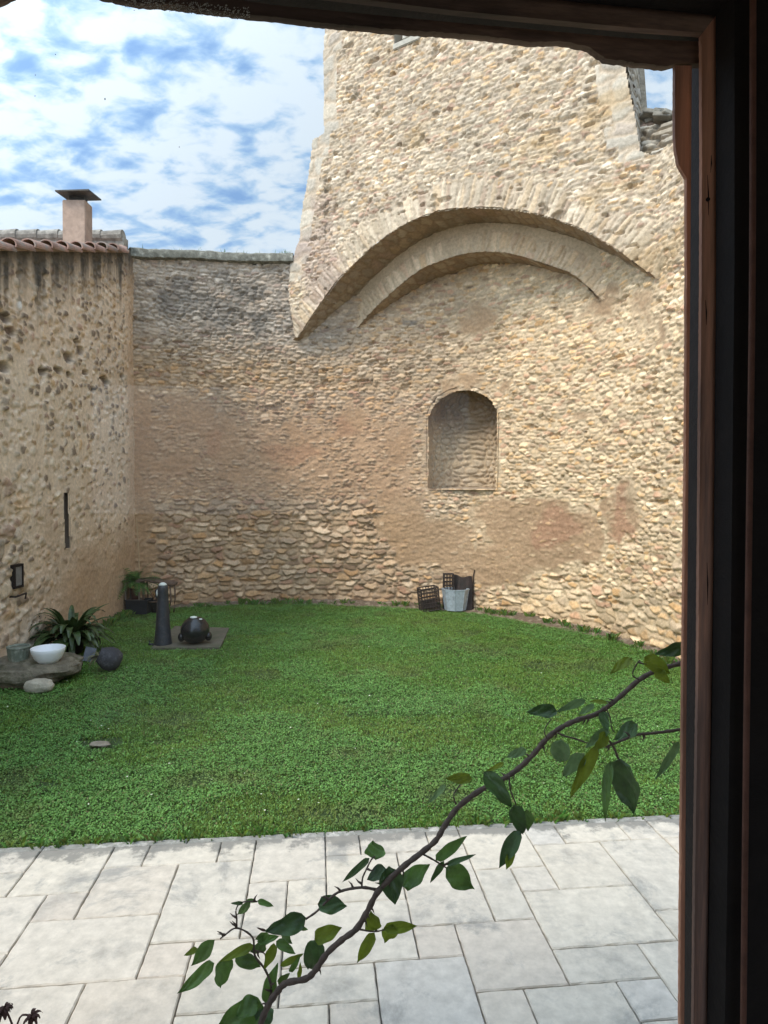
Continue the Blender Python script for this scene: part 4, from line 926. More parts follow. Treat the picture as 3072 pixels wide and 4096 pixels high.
bm = bmesh.new(); c0_ = Vector(pb_); tube(bm, [(c0_.x+.02, c0_.y, 0), (c0_.x+.03, c0_.y+.1, zt_), (c0_.x+.06, c0_.y+.12, zt_+.12), (c0_.x+.12, c0_.y+.1, zt_+.24)], [.012, .01, .008, .006], 6)
tag(bobj('bent_iron_rod', bm, M_RUST), 'thin bent iron rod rising at the right edge of the rusty sheet', 'rod')

# --- rock, pots and plants at the left wall
def boulder(name, c, r, seed, m_, label, cat, sub=5, amp=.42):
    bm = bmesh.new(); bmesh.ops.create_icosphere(bm, subdivisions=sub, radius=1)
    co = np.array([v.co for v in bm.verts])
    n_ = fbm(co[:, 0]*1.3+seed, co[:, 1]*1.3+co[:, 2]*1.9, seed, 5)+.5*fbm(co[:, 2]*2.6+seed, co[:, 0]*2.6-co[:, 1]*2, seed+3, 4)-.75
    st_ = np.round(co[:, 2]*3+1.2*fbm(co[:, 0], co[:, 1], seed+5))/3
    co2 = co*(1+amp*n_)[:, None]; co2[:, 2] = lerp(co2[:, 2], st_, .35)
    sg = np.sign(co2); co2 = sg*np.abs(co2)**.8
    for v, q in zip(bm.verts, co2): v.co = Vector((c[0]+q[0]*r[0], c[1]+q[1]*r[1], c[2]+q[2]*r[2]))
    return tag(bobj(name, bm, m_, None, True), label, cat)
M_ROCK = mat('mossy_rock', (.19, .165, .12), .95, scale=7, var=.45, bump=.9, bdist=.025, c2=(.09, .085, .05), c2scale=5, c2lo=.48, c2hi=.6)
rk = gp(150, 2742)
zrk = at(150, 2652, rk[1]+.15)[2]
boulder('ledge_rock', (rk[0]-.22, rk[1]+.28, zrk*.48), (.52, .40, zrk*.66), 12, M_ROCK, 'large mossy slab-like rock at the foot of the left wall carrying two bowls', 'rock')
r2_c = gp(135, 2770); boulder('small_stone', (r2_c[0], r2_c[1]+.09, .035), (.15, .09, .07), 22, mat('pale_rock', (.40, .36, .28), .95, scale=9, var=.3, bump=.7, bdist=.02), 'small pale loose stone in the grass in front of the ledge rock', 'stone', 4, .25)
r3_c = gp(30, 2760); boulder('brown_stone', (r3_c[0], r3_c[1]+.2, .03), (.22, .14, .09), 32, mat('brown_rock', (.22, .16, .11), .95, scale=9, var=.3, bump=.7, bdist=.02), 'flat brown stone under the left end of the ledge rock', 'stone', 4, .25)
boulder('flat_fragment', (gp(400, 2975)[0], gp(400, 2975)[1], -.002), (.085, .045, .012), 42, mat('fragment_rock', (.22, .19, .145), .95, scale=12, var=.3, bump=.6, bdist=.01), 'thin pale stone fragment lying in the bare patch at the left of the lawn', 'stone', 4, .5)
yb = rk[1]+.16
wb0 = at(193, 2650, yb); mpx = yb/F
wbr = 64*mpx; wbh = 60*mpx
wb = empty('white_bowl', wb0, 'round white ceramic bowl standing on the mossy ledge rock', 'bowl')
bm = bmesh.new(); lathe(bm, [(wbr*.45, 0), (wbr*.55, .004), (wbr*.80, wbh*.35), (wbr*.95, wbh*.75), (wbr, wbh), (wbr*.985, wbh*1.02), (wbr*.95, wbh), (wbr*.85, wbh*.5), (wbr*.5, wbh*.15), (.01, wbh*.12)], 40, wb0); bobj('body', bm, M_WHITE, wb, True)
gp0 = at(75, 2650, yb); gr_ = 41*mpx; ghh = 68*mpx
gpot = empty('fluted_pot', gp0, 'small grey-green fluted pot on the ledge rock left of the white bowl', 'pot')
bm = bmesh.new(); lathe(bm, [(gr_*.78, 0), (gr_*.9, ghh*.3), (gr_*.98, ghh*.75), (gr_, ghh*.9)], 72, gp0, 18, .035); bobj('body', bm, M_GREENPOT, gpot, True)
bm = bmesh.new(); lathe(bm, [(gr_*1.0, ghh*.88), (gr_*1.06, ghh*.9), (gr_*1.06, ghh), (gr_*.92, ghh), (gr_*.88, ghh*.6), (.01, ghh*.6)], 48, gp0); bobj('rim', bm, M_GREENPOT, gpot, True)

def strap(bm, base, dirv, ln, wd, droop, k=9, fold=.25):
    d_ = Vector(dirv).normalized(); side = d_.cross(Vector((0, 0, 1))); side = side.normalized() if side.length > .05 else Vector((1, 0, 0))
    p = Vector(base); prev = None; v = d_.copy()
    for i in range(k+1):
        t = i/k; w_ = wd*(math.sin(math.pi*min(1, (t*.92+.05)))**.8)*.5+.001
        nrm = side.cross(v).normalized()
        row = (bm.verts.new(p-side*w_+nrm*w_*fold), bm.verts.new(p), bm.verts.new(p+side*w_+nrm*w_*fold))
        if prev:
            bm.faces.new((prev[0], prev[1], row[1], row[0])); bm.faces.new((prev[1], prev[2], row[2], row[1]))
        prev = row; v = (v+Vector((0, 0, -1))*droop*(t+.15)/k*3).normalized(); p = p+v*ln/k
def pot(bm, c, r, h_, n=32): lathe(bm, [(r*.75, 0), (r*.95, h_*.85), (r*1.05, h_*.86), (r*1.05, h_), (r*.95, h_), (r*.93, h_*.8), (.01, h_*.8)], n, c)
ap0 = gp(262, 2622); apc = (ap0[0], ap0[1]+.15, 0)
asp = empty('cast_iron_plant', apc, 'broad-leaved dark green strap-leaf plant in a low dark pot by the left wall', 'plant')
bm = bmesh.new(); pot(bm, apc, .17, .24); bobj('pot', bm, M_DARKPOT, asp, True)
bm = bmesh.new(); rr_ = random.Random(5)
for k in range(95):
    a = rr_.uniform(0, 2*math.pi); el = rr_.uniform(.15, 1.35)
    strap(bm, (apc[0]+.07*math.cos(a), apc[1]+.07*math.sin(a), .2), (math.cos(a)*math.cos(el), math.sin(a)*math.cos(el), math.sin(el)), rr_.uniform(.34, .60), rr_.uniform(.065, .11), rr_.uniform(.5, 1.5))
bobj('leaves', bm, M_ASPI, asp)
# low shrub behind the bowl
bm = bmesh.new(); c_ = at(140, 2560, ap0[1]+.15)
for k in range(900):
    q = Vector((rr_.gauss(0, .14), rr_.gauss(0, .10), abs(rr_.gauss(0, .17))))+Vector((c_[0], c_[1], .02)); n_ = Vector((rr_.gauss(0, 1), rr_.gauss(0, 1), rr_.gauss(0, 1))).normalized(); t_ = n_.orthogonal().normalized(); b_ = n_.cross(t_); l = rr_.uniform(.012, .03)
    bm.faces.new([bm.verts.new(q-t_*l), bm.verts.new(q+b_*l*.45), bm.verts.new(q+t_*l), bm.verts.new(q-b_*l*.45)])
tag(bobj('low_shrub', bm, M_LEAFD), 'low fine-leaved dark shrub between the white bowl and the wall', 'shrub')
# slate tile and tipped pot
s0_ = gp(328, 2642); bm = bmesh.new(); box(bm, (0, -.008, 0), (.125, .008, .17), (Matrix.Rotation(.3, 3, 'Z') @ Matrix.Rotation(.25, 3, 'Y') @ Matrix.Rotation(-.3, 3, 'X')), (s0_[0], s0_[1], 0)); tag(bobj('slate_tile', bm, M_SLATE), 'grey slate tile stuck upright in the grass right of the strap-leaf plant', 'tile')
tp = gp(425, 2686); tpc = (tp[0]+.0, tp[1]+.12, .115)
tpo = empty('tipped_pot', (tp[0], tp[1]+.12, 0), 'round charcoal pot lying on its side in the grass near the rock', 'pot')
Mt = Matrix.Rotation(math.radians(-62), 3, 'Y') @ Matrix.Rotation(math.radians(20), 3, 'X')
bm = bmesh.new(); lathe(bm, [(.05, -.12), (.10, -.10), (.135, -.03), (.135, .04), (.10, .11), (.085, .13), (.09, .145), (.075, .145), (.07, .10), (.02, .06)], 32, tpc, M_=Mt); bobj('body', bm, M_GREYPOT, tpo, True)
bm = bmesh.new(); mo = Vector(tpc)+Mt @ Vector((0, 0, .13))
for k in range(26):
    a = rr_.uniform(0, 6.28); strap(bm, mo+Vector((0, 0, -.02)), (-.8+rr_.uniform(-.5, .5), rr_.uniform(-.9, .4), rr_.uniform(-.1, .9)), rr_.uniform(.08, .20), rr_.uniform(.012, .03), rr_.uniform(.6, 1.4), 5)
bobj('wilted_plant', bm, mat('wilted', (.16, .15, .07), .8, var=.4, transl=.1), tpo)

# --- corner group
pbx = gp(545, 2458); cyy = pbx[1]+.14
px_m = cyy/F
plb = empty('planter_box', (pbx[0], cyy, 0), 'dark plastic planter box in the wall corner under the wooden crate', 'planter')
hw2 = 44*px_m; hpb = at(545, 2405, cyy-.12)[2]
bm = bmesh.new(); v_ = []
for (sx_, z_) in ((.88, 0), (1, hpb), (1.06, hpb), (1.06, hpb+.02), (.94, hpb+.02), (.9, hpb-.03)):
    v_.append([bm.verts.new((pbx[0]+a*hw2*sx_, cyy+b*.13*sx_, z_)) for a, b in ((-1, -1), (1, -1), (1, 1), (-1, 1))])
for a, b in zip(v_, v_[1:]):
    for i in range(4): bm.faces.new((a[i], a[(i+1) % 4], b[(i+1) % 4], b[i]))
bm.faces.new(v_[0][::-1]); bm.faces.new(v_[-1]); bobj('body', bm, M_DARKPOT, plb)
xm = lambda px: at(px, 2350, cyy)[0]; zm = lambda py: at(540, py, cyy)[2]
cr = empty('wooden_crate', (xm(540), cyy, zm(2400)), 'small open wooden crate on the planter box holding a reddish pot', 'crate')
bm = bmesh.new(); xa, xb, za_, zb2 = xm(512), xm(566), zm(2400), zm(2326)
for x_ in (xa, xb): box(bm, (x_-.012, cyy-.11, za_), (x_+.012, cyy-.09, zb2)); box(bm, (x_-.012, cyy+.09, za_), (x_+.012, cyy+.11, zb2))
for z_ in (za_, zb2-.02): box(bm, (xa+.012, cyy-.108, z_), (xb-.012, cyy-.092, z_+.02)); box(bm, (xa+.012, cyy+.092, z_), (xb-.012, cyy+.108, z_+.02))
for y_ in (cyy-.09, ): 
    for x_ in (xa, xb): box(bm, (x_-.009, y_, za_), (x_+.009, cyy+.09, za_+.02))
bobj('frame', bm, M_WOODPALE, cr)
bm = bmesh.new(); box(bm, (xa+.012, cyy-.09, za_+.002), (xb-.012, cyy+.09, za_+.016)); bobj('bottom_board', bm, M_WOODOLD, cr)
fp = empty('potted_fern', (xm(540), cyy, za_+.02), 'bright green feathery fern spilling from a red pot inside the crate', 'fern')
bm = bmesh.new(); pot(bm, (xm(540), cyy, za_+.02), .075, .17); bobj('pot', bm, M_REDPOT, fp, True)
bm = bmesh.new()
for k in range(60):
    a = rr_.uniform(0, 6.28); el = rr_.uniform(.25, 1.3); ln = rr_.uniform(.28, .60); p = Vector((xm(540), cyy, zb2-.04)); v = Vector((math.cos(a)*math.cos(el), math.sin(a)*math.cos(el), math.sin(el)))
    for i in range(14):
        side = v.cross(Vector((0, 0, 1))).normalized(); wl_ = .075*math.sin(math.pi*(i+1.5)/16)+.008
        for sg in (-1, 1):
            tip = p+side*sg*wl_+v*.015+Vector((0, 0, -.01)); bm.faces.new([bm.verts.new(p-v*.010), bm.verts.new(p+v*.010), bm.verts.new(tip)])
        v = (v+Vector((0, 0, -.11))).normalized(); p = p+v*ln/14
bobj('fronds', bm, M_FERN, fp)
bm = bmesh.new(); p0_, p1_ = at(558, 2300, cyy+.16), at(545, 2072, cyy+.24); tube(bm, [p0_, (p0_+p1_)/2+np.array([.01, 0, 0]), p1_], [.011, .010, .007], 8)
tube(bm, [(p0_[0]+.02, cyy+.14, 0), p0_], .011, 8)
tag(bobj('bamboo_cane', bm, M_CANE), 'thin pale cane standing up the wall corner behind the fern', 'cane')
# rustic low table
tX0, tX1 = xm(575), xm(700)-.02; tz = zm(2335); ty = cyy+.12
tbl = empty('rustic_table', ((tX0+tX1)/2, ty, 0), 'crooked weathered wooden bench top on thin legs in the corner behind the bollard', 'table')
bm = bmesh.new(); pts = [(tX0-.12, ty-.06, zm(2325)), (tX0+.05, ty-.06, zm(2318)), ((tX0+tX1)/2, ty-.04, zm(2326)), (tX1, ty-.02, zm(2338))]
for dy_ in (-.12, -.02, .08): tube(bm, [(a, b+dy_, c+random.uniform(-.01, .01)) for a, b, c in smooth_path(pts, 4)], [.028+.008*math.sin(i*1.3) for i in range(13)], 8)
bobj('top', bm, M_WOODOLD, tbl, True)
for (lx, ly) in ((tX0-.02, ty-.14), (tX1-.06, ty-.14), (tX0-.02, ty+.08), (tX1-.05, ty+.05)):
    bm = bmesh.new(); tube(bm, [(lx, ly, tz+.01), (lx+.02, ly-.01, tz*.5), (lx-.01, ly, -.03)], .014, 7); bobj('leg', bm, M_WOODOLD, tbl, True)
bm = bmesh.new(); tube(bm, [(tX0-.02, ty-.13, tz*.35), (tX1-.07, ty-.13, tz*.42)], .012, 6); bobj('stretcher', bm, M_WOODOLD, tbl, True)
bk0 = (xm(615), ty-.02, 0)
bkp = empty('dark_bucket', bk0, 'small dark bucket of old cuttings standing under the crooked table', 'bucket')
bm = bmesh.new(); pot(bm, bk0, .095, .20); bobj('body', bm, M_GREYPOT, bkp, True)
bm = bmesh.new()
for k in range(14):
    a = rr_.uniform(0, 6.28); tube(bm, [(bk0[0], bk0[1], .12), (bk0[0]+.05*math.cos(a), bk0[1]+.05*math.sin(a), .25), (bk0[0]+.13*math.cos(a), bk0[1]+.1*math.sin(a), rr_.uniform(.28, .40))], .004, 4)
bobj('cuttings', bm, M_WOODOLD, bkp)

# ------------------------------------------------------------------ foreground climber: main stem, twigs, leaves
YB = 1.42
clm = empty('climbing_branch', at(2850, 2640, YB), 'thorny climber branch with dark and yellow-green leaves crossing in front of the window', 'branch')
def P3(px, py, dy_=0.0): return at(px, py, YB+dy_)
def stem(name, pts, r0, r1, m_=M_BARK, dy0=0, dy1=0, thorns=0):
    n = len(pts); P = [P3(x, y, dy0+(dy1-dy0)*i/max(1, n-1)) for i, (x, y) in enumerate(pts)]
    P = smooth_path(P, 5); k = len(P); rad = [(r0+(r1-r0)*i/(k-1))*(1+.12*math.sin(i*2.1)+.06*random.uniform(-1, 1)) for i in range(k)]
    bm = bmesh.new(); tube(bm, P, rad, 10)
    for t in range(thorns):
        i = random.randint(1, k-2); p = Vector(P[i]); v = (Vector(P[i+1])-p).normalized(); s_ = (v.cross(Vector((0, 1, 0)))*random.choice((-1, 1))+Vector((0, random.uniform(-.6, .6), 0))+v*.3).normalized()
        tube(bm, [p, p+s_*.010, p+s_*.018+v*.004], [.0032, .0020, .0003], 6)
    return bobj(name, bm, m_, clm, True)
main = [(2950, 2600), (2800, 2630), (2714, 2656), (2624, 2683), (2558, 2719), (2482, 2785), (2424, 2832), (2379, 2859), (2312, 2879), (2245, 2910), (2187, 2955), (2134, 3017), (2080, 3069), (2036, 3102), (2000, 3122), (1923, 3160), (1833, 3228), (1779, 3303), (1743, 3362), (1684, 3412), (1607, 3472), (1516, 3561), (1471, 3642), (1426, 3715), (1367, 3760), (1308, 3814), (1262, 3880), (1224, 3915), (1146, 3932), (1110, 3966), (1074, 4020), (1044, 4092), (1020, 4200), (990, 4400)]
stem('main_stem', main, .0052, .0074, thorns=22, dy0=.05, dy1=-.05)
for pts, r0, r1, th in [([(2850, 2900), (2714, 2919), (2620, 2932), (2549, 2939), (2482, 2964), (2424, 2988)], .0038, .0026, 3), ([(2230, 2930), (2254, 2942), (2300, 2955), (2352, 2973)], .0022, .0018, 0),
    ([(2424, 2988), (2400, 2960), (2428, 2955), (2455, 2990), (2473, 3035)], .002, .0028, 0), ([(1516, 3561), (1447, 3550), (1363, 3565), (1315, 3598), (1267, 3646), (1224, 3676)], .0036, .0022, 3), ([(1447, 3550), (1450, 3515), (1457, 3495), (1484, 3441), (1500, 3425)], .0022, .0016, 2),
    ([(1075, 4010), (1085, 3950), (1062, 3881), (1019, 3821), (1010, 3749), (947, 3712), (900, 3740), (881, 3755)], .003, .0016, 6), ([(947, 3712), (947, 3670), (944, 3640), (965, 3610), (1030, 3605)], .002, .0013, 3), ([(1012, 3800), (1055, 3812), (1065, 3840)], .0016, .0014, 1),
    ([(1684, 3412), (1735, 3440), (1783, 3470)], .0024, .0016, 1), ([(1426, 3715), (1494, 3726), (1539, 3719)], .0024, .0014, 2), ([(2036, 3102), (2042, 3160), (2064, 3216)], .0022, .0016, 0), ([(1824, 3217), (1815, 3180), (1842, 3136)], .0020, .0014, 0),
    ([(2558, 2719), (2530, 2700), (2545, 2660), (2560, 2640)], .0018, .0014, 1), ([(2187, 2955), (2178, 2920), (2205, 2875)], .0016, .0012, 0), ([(2424, 2832), (2440, 2870), (2448, 2915), (2460, 2930)], .0016, .0012, 0)]:
    stem('twig', pts, r0, r1, thorns=th)
def leaf(b, t, wpx, m_, curl=.25, fold=.3, roll=0.0, dyb=0, dyt=None):
    rl = random.Random(int(b[0]*7+b[1])); dyt = rl.uniform(-.035, .035) if dyt is None else dyt
    B_, T2 = Vector(P3(*b, dyb)), Vector(P3(*t, dyb+dyt)); ax = T2-B_; ln = ax.length; ax.normalize()
    view = -((B_+T2)/2-Vector(CAM)).normalized(); side = ax.cross(view).normalized(); nrm = side.cross(ax).normalized()
    R = Matrix.Rotation(roll+rl.uniform(-.35, .35), 3, ax); side = R @ side; nrm = R @ nrm
    wd = wpx/F*YB/2/max(.45, math.cos(roll))
    bm = bmesh.new(); K = 12; W = 8; rows = []
    for i in range(K+1):
        u_ = i/K; s_ = math.sin(math.pi*min(1, u_**.62))**.70*(1 if u_ < .8 else 1-((u_-.8)/.2)**1.0*.45)
        c_ = B_+ax*ln*u_+nrm*(curl*ln*(u_-u_*u_)*1.0)
        wv = 1+.07*math.sin(u_*11+b[0])
        rows.append([bm.verts.new(c_+side*(wd*s_*wv*(j/W*2-1))+nrm*(fold*wd*s_*(abs(j/W*2-1)**1.3)-(.13*wd*math.sin(j*1.5+i*1.1+b[0])))) for j in range(W+1)])
    for a, c in zip(rows, rows[1:]):
        for j in range(W):
            bm.faces.new((a[j], a[j+1], c[j+1], c[j]))
    bmesh.ops.remove_doubles(bm, verts=bm.verts, dist=1e-5)
    # midrib
    lf = bobj('leaf', bm, m_, clm, True)
    return lf
A2 = lambda x, y: (700+.6028*x, 3200+.6028*y)
B2 = lambda x, y: (1200+.4521*x, 3050+.4521*y)
C2 = lambda x, y: (1700+.6329*x, 2900+.6329*y)
D2 = lambda x, y: (2000+.446*x, 2500+.446*y)
D_, Y_, G_, P_m = M_LEAFD, M_LEAFY, M_LEAFG, M_LEAFP
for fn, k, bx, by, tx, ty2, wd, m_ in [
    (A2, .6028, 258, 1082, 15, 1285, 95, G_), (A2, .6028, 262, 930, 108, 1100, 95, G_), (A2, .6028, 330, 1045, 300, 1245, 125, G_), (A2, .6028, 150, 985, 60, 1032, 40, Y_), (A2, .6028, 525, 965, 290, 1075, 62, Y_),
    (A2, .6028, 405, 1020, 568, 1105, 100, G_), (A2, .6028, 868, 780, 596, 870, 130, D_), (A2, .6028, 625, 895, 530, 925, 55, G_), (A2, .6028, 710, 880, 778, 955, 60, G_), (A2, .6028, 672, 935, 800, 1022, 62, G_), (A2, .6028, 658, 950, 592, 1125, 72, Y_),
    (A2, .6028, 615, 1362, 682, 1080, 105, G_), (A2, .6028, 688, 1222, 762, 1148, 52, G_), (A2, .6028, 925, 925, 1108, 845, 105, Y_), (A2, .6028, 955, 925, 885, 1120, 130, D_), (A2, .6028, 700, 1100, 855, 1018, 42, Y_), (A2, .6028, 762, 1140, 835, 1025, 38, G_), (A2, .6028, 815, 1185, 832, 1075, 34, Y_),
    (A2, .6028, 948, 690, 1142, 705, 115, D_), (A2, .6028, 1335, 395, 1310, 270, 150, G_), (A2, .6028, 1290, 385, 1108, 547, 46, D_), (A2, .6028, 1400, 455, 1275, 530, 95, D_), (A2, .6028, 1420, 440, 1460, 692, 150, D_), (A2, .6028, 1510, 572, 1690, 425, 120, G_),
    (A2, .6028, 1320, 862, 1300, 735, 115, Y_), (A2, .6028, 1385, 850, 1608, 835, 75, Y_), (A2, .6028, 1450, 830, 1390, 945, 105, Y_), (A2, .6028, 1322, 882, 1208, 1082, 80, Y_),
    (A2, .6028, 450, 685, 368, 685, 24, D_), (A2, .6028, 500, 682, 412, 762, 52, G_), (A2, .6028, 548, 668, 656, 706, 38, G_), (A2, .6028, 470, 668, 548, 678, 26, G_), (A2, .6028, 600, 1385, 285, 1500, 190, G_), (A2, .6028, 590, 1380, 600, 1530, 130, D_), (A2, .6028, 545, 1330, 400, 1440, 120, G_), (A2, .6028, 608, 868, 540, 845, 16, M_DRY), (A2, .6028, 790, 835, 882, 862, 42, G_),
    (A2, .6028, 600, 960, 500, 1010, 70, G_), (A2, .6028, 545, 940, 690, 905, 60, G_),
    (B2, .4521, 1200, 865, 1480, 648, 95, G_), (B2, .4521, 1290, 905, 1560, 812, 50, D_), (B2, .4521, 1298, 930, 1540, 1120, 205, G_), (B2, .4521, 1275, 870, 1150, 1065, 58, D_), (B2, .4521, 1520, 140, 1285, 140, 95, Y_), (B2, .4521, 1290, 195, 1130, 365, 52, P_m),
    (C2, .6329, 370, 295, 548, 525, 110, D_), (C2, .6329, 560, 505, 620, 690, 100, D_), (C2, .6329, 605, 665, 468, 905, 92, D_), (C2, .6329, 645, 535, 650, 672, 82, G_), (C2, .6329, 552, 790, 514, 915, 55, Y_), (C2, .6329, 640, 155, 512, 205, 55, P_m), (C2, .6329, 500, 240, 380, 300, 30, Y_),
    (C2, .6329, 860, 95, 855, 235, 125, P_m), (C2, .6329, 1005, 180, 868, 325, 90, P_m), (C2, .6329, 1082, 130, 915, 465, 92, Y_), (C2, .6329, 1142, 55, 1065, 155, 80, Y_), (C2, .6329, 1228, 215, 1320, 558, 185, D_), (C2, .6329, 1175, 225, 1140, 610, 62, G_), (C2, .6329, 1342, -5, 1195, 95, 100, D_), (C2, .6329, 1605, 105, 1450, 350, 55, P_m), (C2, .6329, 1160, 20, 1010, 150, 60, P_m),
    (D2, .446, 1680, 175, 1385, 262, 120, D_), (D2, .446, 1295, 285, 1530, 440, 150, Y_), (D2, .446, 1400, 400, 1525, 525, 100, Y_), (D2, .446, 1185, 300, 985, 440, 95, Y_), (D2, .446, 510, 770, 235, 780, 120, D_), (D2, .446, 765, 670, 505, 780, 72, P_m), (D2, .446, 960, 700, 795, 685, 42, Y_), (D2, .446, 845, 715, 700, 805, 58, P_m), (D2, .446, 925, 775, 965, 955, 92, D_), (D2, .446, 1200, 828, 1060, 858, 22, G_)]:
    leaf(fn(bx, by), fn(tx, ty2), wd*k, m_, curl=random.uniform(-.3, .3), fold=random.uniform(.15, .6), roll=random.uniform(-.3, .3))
# dried flower heads at the lower left
for (px, py, bx, by, lab) in ((20, 4030, 45, 4200, 'dried brown flower head on a thin stalk at the lower left corner'), (128, 4062, 60, 4200, 'dried drooping seed head on a bent stalk, right of the other dried flower')):
    root = empty('dried_flower', P3(bx, by), lab, 'dried flower', 'dried flower heads below the window')
    bm = bmesh.new(); mid_ = ((px+bx)/2+(20 if bx == 45 else -15), (py+by)/2-(0 if bx == 45 else 60))
    tube(bm, smooth_path([P3(bx+30, by+250), P3(bx, by), P3(*mid_), P3(px, py)], 4), .0022, 6); bobj('stalk', bm, M_DRY, root)
    bm = bmesh.new(); c_ = Vector(P3(px, py))
    for k in range(26):
        d_ = Vector((random.gauss(0, 1), random.gauss(0, 1), random.gauss(-.1, .8))).normalized(); strap(bm, c_, d_, random.uniform(.012, .030), random.uniform(.004, .009), 1.2, 4)
    bobj('petals', bm, M_DRY, root)

# ------------------------------------------------------------------ the window we look through, and the room behind us
win = empty('wooden_window', uv2(.46, 1.1, 1.0), 'old dark wooden window frame around the view with worn weathered edges', 'window')
def wp(px, py, V_):   # point on the plane v = V_ of the window wall
    r = ray(px, py); rv = sY*r[0]+cY*r[1]; return CAM+r*V_/rv
def prism(name, pts, V_, th, m_, parent, near=False):
    """outline given where it is seen on the plane v=V_, th metres deep going outwards"""
    o_ = uv2(0, 1); bm = bmesh.new(); f_ = [Vector(wp(x, y, V_+th)) for x, y in pts]; a = [bm.verts.new(p-o_*th) for p in f_]; b = [bm.verts.new(p) for p in f_]
    n = len(a); bm.faces.new(a); bm.faces.new(b[::-1])
    for i in range(n): bm.faces.new((a[i], b[i], b[(i+1) % n], a[(i+1) % n]))
    bm.normal_update(); bmesh.ops.triangulate(bm, faces=bm.faces[:])
    return bobj(name, bm, m_, parent)
def rough(pts, amp, seed, step=14):
    rr = random.Random(seed); o = []
    for (x0, y0), (x1, y1) in zip(pts, pts[1:]):
        n = max(1, int(math.hypot(x1-x0, y1-y0)/step))
        for i in range(n): o.append((x0+(x1-x0)*i/n+rr.uniform(-amp, amp)*.6, y0+(y1-y0)*i/n+rr.uniform(-amp, amp)))
    o.append(pts[-1]); return o
VA, VG, VB, VW = 1.12, 1.135, 1.08, .99
# outer frame: lintel and right jamb (ragged lower and left edges)
low = rough([(-330, -60), (0, 30)], 3, 3)+rough([(0, 30), (62, 2), (75, -30), (360, -30), (380, 0), (560, 35), (700, 45), (1000, 82), (1100, 90), (1290, 115), (1552, 139), (1789, 154), (1956, 168), (2110, 190), (2229, 185), (2336, 205), (2408, 254), (2526, 271), (2645, 286), (2688, 274)], 2.5, 5)
prism('lintel', low+[(2800, 274), (2800, 188), (2726, 185), (2500, 174), (1800, 112), (1100, 45), (500, -40), (-330, -240)], VA, .014, M_FRAMEH, win)
jl = rough([(2690, 274), (2691, 330), (2689, 420), (2690, 560), (2695, 620), (2705, 665), (2724, 700), (2736, 722), (2737, 900), (2736, 1400), (2732, 1900), (2724, 2600), (2718, 3200), (2713, 3700), (2710, 4300)], 1.6, 7)
prism('jamb', jl+[(2726, 4300), (2730, 3700), (2735, 2900), (2743, 2000), (2751, 1100), (2754, 700), (2757, 274)], VA, .008, M_FRAME, win)
# rebate between frame and casement, its shadow painted as a near-black face
prism('rebate', [(-330, -250), (500, -50), (1100, 40), (1800, 106), (2500, 168), (2763, 184), (2800, 150), (2500, 128), (1800, 60), (1100, -20), (-330, -300)], VG, .05, M_DARKWOOD_SHADOW, win)
prism('rebate', [(2755, 184), (2754, 1100), (2738, 2900), (2726, 4300), (2779, 4300), (2789, 2900), (2801, 1100), (2804, 150)], VG+.002, .05, M_DARKWOOD_SHADOW, win)
# casement: top rail and right stile
prism('top_rail', [(-330, -320), (500, -95), (1100, -22), (1800, 62), (2500, 129), (2795, 150), (2862, 63), (2500, 29), (1800, -40), (1100, -110), (-330, -380)], VB, .012, M_FRAMEH, win)
prism('stile', rough([(2795, 152), (2797, 600), (2796, 1100), (2788, 2000), (2782, 2700), (2770, 3500), (2762, 4300)], 1, 9)+[(2815, 4300), (2823, 3500), (2836, 2700), (2846, 2000), (2857, 1100), (2862, 500), (2862, 63)], VB, .008, M_FRAME, win)
# a nail hole and cracks on the stile
bm = bmesh.new(); q = Vector(wp(2831, 798, VB-.001)); lathe(bm, [(.0035, -.002), (.0035, .002)], 12, q, M_=Matrix.Rotation(math.pi/2, 3, 'X')); 
for x0, y0, x1, y1 in ((2830, 700, 2834, 860), (2845, 620, 2842, 690), (2822, 1200, 2826, 1300), (2828, 2250, 2830, 2420)):
    a, b = Vector(wp(x0, y0, VB-.0012)), Vector(wp(x1, y1, VB-.0012)); tube(bm, [a, (a+b)/2+Vector((.0008, 0, 0)), b], [.0003, .0011, .0003], 5)
bobj('cracks', bm, M_REVEAL, win)
# inner face of the wall reveal, its shade painted near-black, and the shutter edge
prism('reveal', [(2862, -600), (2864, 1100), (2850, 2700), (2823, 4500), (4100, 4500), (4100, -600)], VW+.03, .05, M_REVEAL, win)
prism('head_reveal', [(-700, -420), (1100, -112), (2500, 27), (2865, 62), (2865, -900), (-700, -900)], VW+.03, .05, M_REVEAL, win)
bm = bmesh.new(); pts = [wp(3012, -500, VW), wp(3010, 1000, VW), wp(2998, 2000, VW), wp(2985, 3000, VW), wp(2970, 4400, VW)]
tube(bm, smooth_path(pts, 6), .005, 10); bobj('shutter_edge', bm, mat('shutter_wood', (.12, .055, .038), .8, scale=20, var=.3), win, True)
# white flecks of old paint along the lintel edge
bm = bmesh.new(); rr_ = random.Random(11)
for k in range(420):
    x = rr_.uniform(500, 1000); yl = 20+(x-500)*.105; y = yl+rr_.uniform(-42, 5)+abs(rr_.gauss(0, 4))
    c_ = Vector(wp(x, y-2, VA-.0015)); r_ = rr_.uniform(.0006, .0018)
    bm.faces.new([bm.verts.new(c_+Vector((math.cos(a)*r_*rr_.uniform(.4, 1.6), 0, math.sin(a)*r_*rr_.uniform(.4, 1.5)))) for a in (0, 1.5, 3, 4.6)])
bobj('paint_flecks', bm, mat('old_paint', (.55, .55, .52), .8), win)
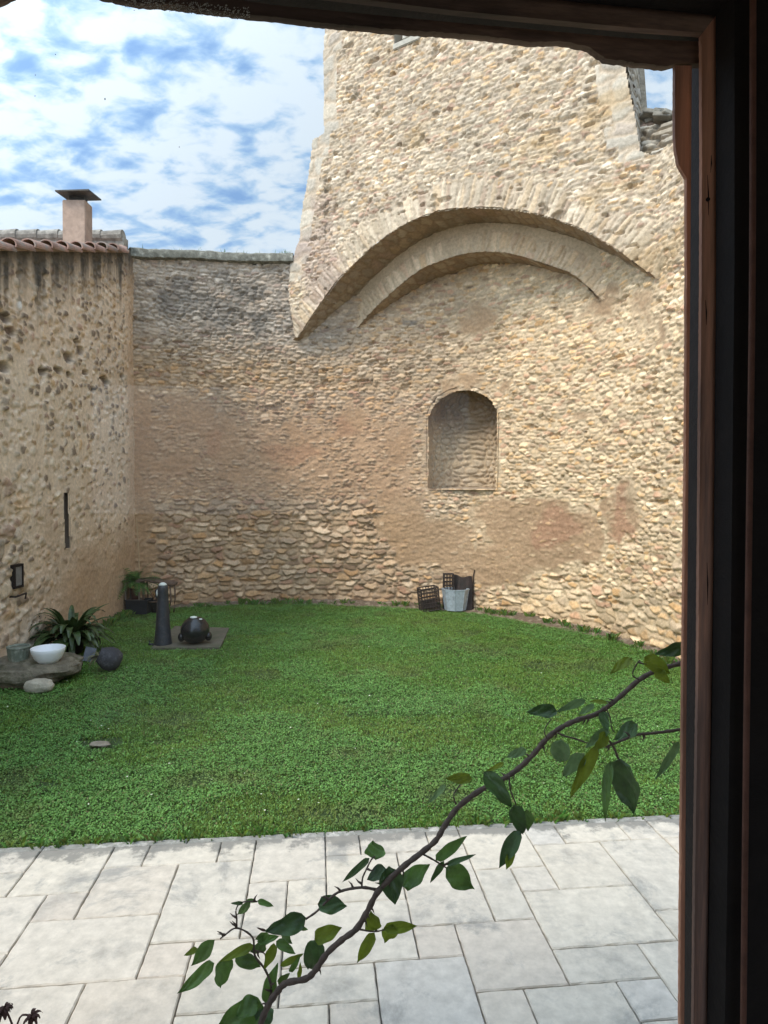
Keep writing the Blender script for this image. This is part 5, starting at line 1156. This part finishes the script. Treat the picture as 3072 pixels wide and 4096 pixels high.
# glass: a thin clear pane with a few specks of dirt
mg = bpy.data.materials.new('window_glass'); mg.use_nodes = True; t = mg.node_tree; nd = t.nodes; nd.remove(nd['Principled BSDF'])
tr = nd.new('ShaderNodeBsdfTransparent'); gl = nd.new('ShaderNodeBsdfGlossy'); gl.inputs['Roughness'].default_value = .02; ms = nd.new('ShaderNodeMixShader'); fr = nd.new('ShaderNodeFresnel'); fr.inputs[0].default_value = 1.35
t.links.new(fr.outputs[0], ms.inputs[0]); t.links.new(tr.outputs[0], ms.inputs[1]); t.links.new(gl.outputs[0], ms.inputs[2]); t.links.new(ms.outputs[0], nd['Material Output'].inputs[0])
bm = bmesh.new(); bm.faces.new([bm.verts.new(wp(*p, VG-.008)) for p in ((-500, -350), (2780, 150), (2750, 4500), (-500, 4700))]); pane = bobj('pane', bm, mg, win)
bm = bmesh.new()
for x, y, r_ in ((222, 218, 3), (420, 396, 5), (141, 300, 3), (140, 384, 3), (717, 588, 3)):
    c_ = Vector(wp(x, y, VG-.010)); q = r_/F*1.1; bm.faces.new([bm.verts.new(c_+Vector((math.cos(a)*q*.5, 0, math.sin(a)*q))) for a in np.linspace(0, 6.28, 8)[:-1]])
bobj('dirt_specks', bm, mat('dirt', (.25, .27, .28), .9), pane)

# house: wall round the window, floor, ceiling and side walls of the room
house = empty('house', uv2(0, -1, 0), 'dark room of the house whose window frames the view', 'house')
rj = w2uv(*wp(2830, 2000, VB)[:2])[0]+.10; lj = -1.25; zb0, zt0 = .80, H+1.12
bm = bmesh.new(); O = Matrix(((cY, sY, 0), (-sY, cY, 0), (0, 0, 1)))
for lo, hi in (((-2.4, VW+.08, -.05), (lj, VW+.22, 3.6)), ((rj+.04, VW+.082, -.05), (2.4, VW+.22, 3.6)), ((lj, VW+.08, -.05), (rj+.04, VW+.22, zb0)), ((lj, VW+.08, zt0), (rj+.04, VW+.22, 3.6))): box(bm, lo, hi, O)
bobj('front_wall', bm, mat('house_wall', (.42, .36, .28), .95, scale=5, bump=.5), house)
bm = bmesh.new()
for lo, hi in (((-2.4, -2.6, .3), (-2.3, VW+.08, 3.4)), ((2.3, -2.6, .3), (2.4, VW+.08, 3.4)), ((-2.4, -2.7, .3), (-1.7, -2.6, 3.4)), ((1.2, -2.7, .3), (2.4, -2.6, 3.4)), ((-1.7, -2.7, 2.9), (1.2, -2.6, 3.4))): box(bm, lo, hi, O)  # unseen back opening added so daylight reaches the inner frame
bobj('room_wall', bm, M_ROOM, house)
bm = bmesh.new(); box(bm, (-2.4, -2.7, .2), (2.4, VW+.08, .3), O); bobj('floor', bm, mat('floor_boards', (.25, .17, .11), .6), house)
bm = bmesh.new(); box(bm, (-2.4, -2.7, 3.4), (2.4, VW+.22, 3.5), O); bobj('ceiling', bm, M_ROOM, house)
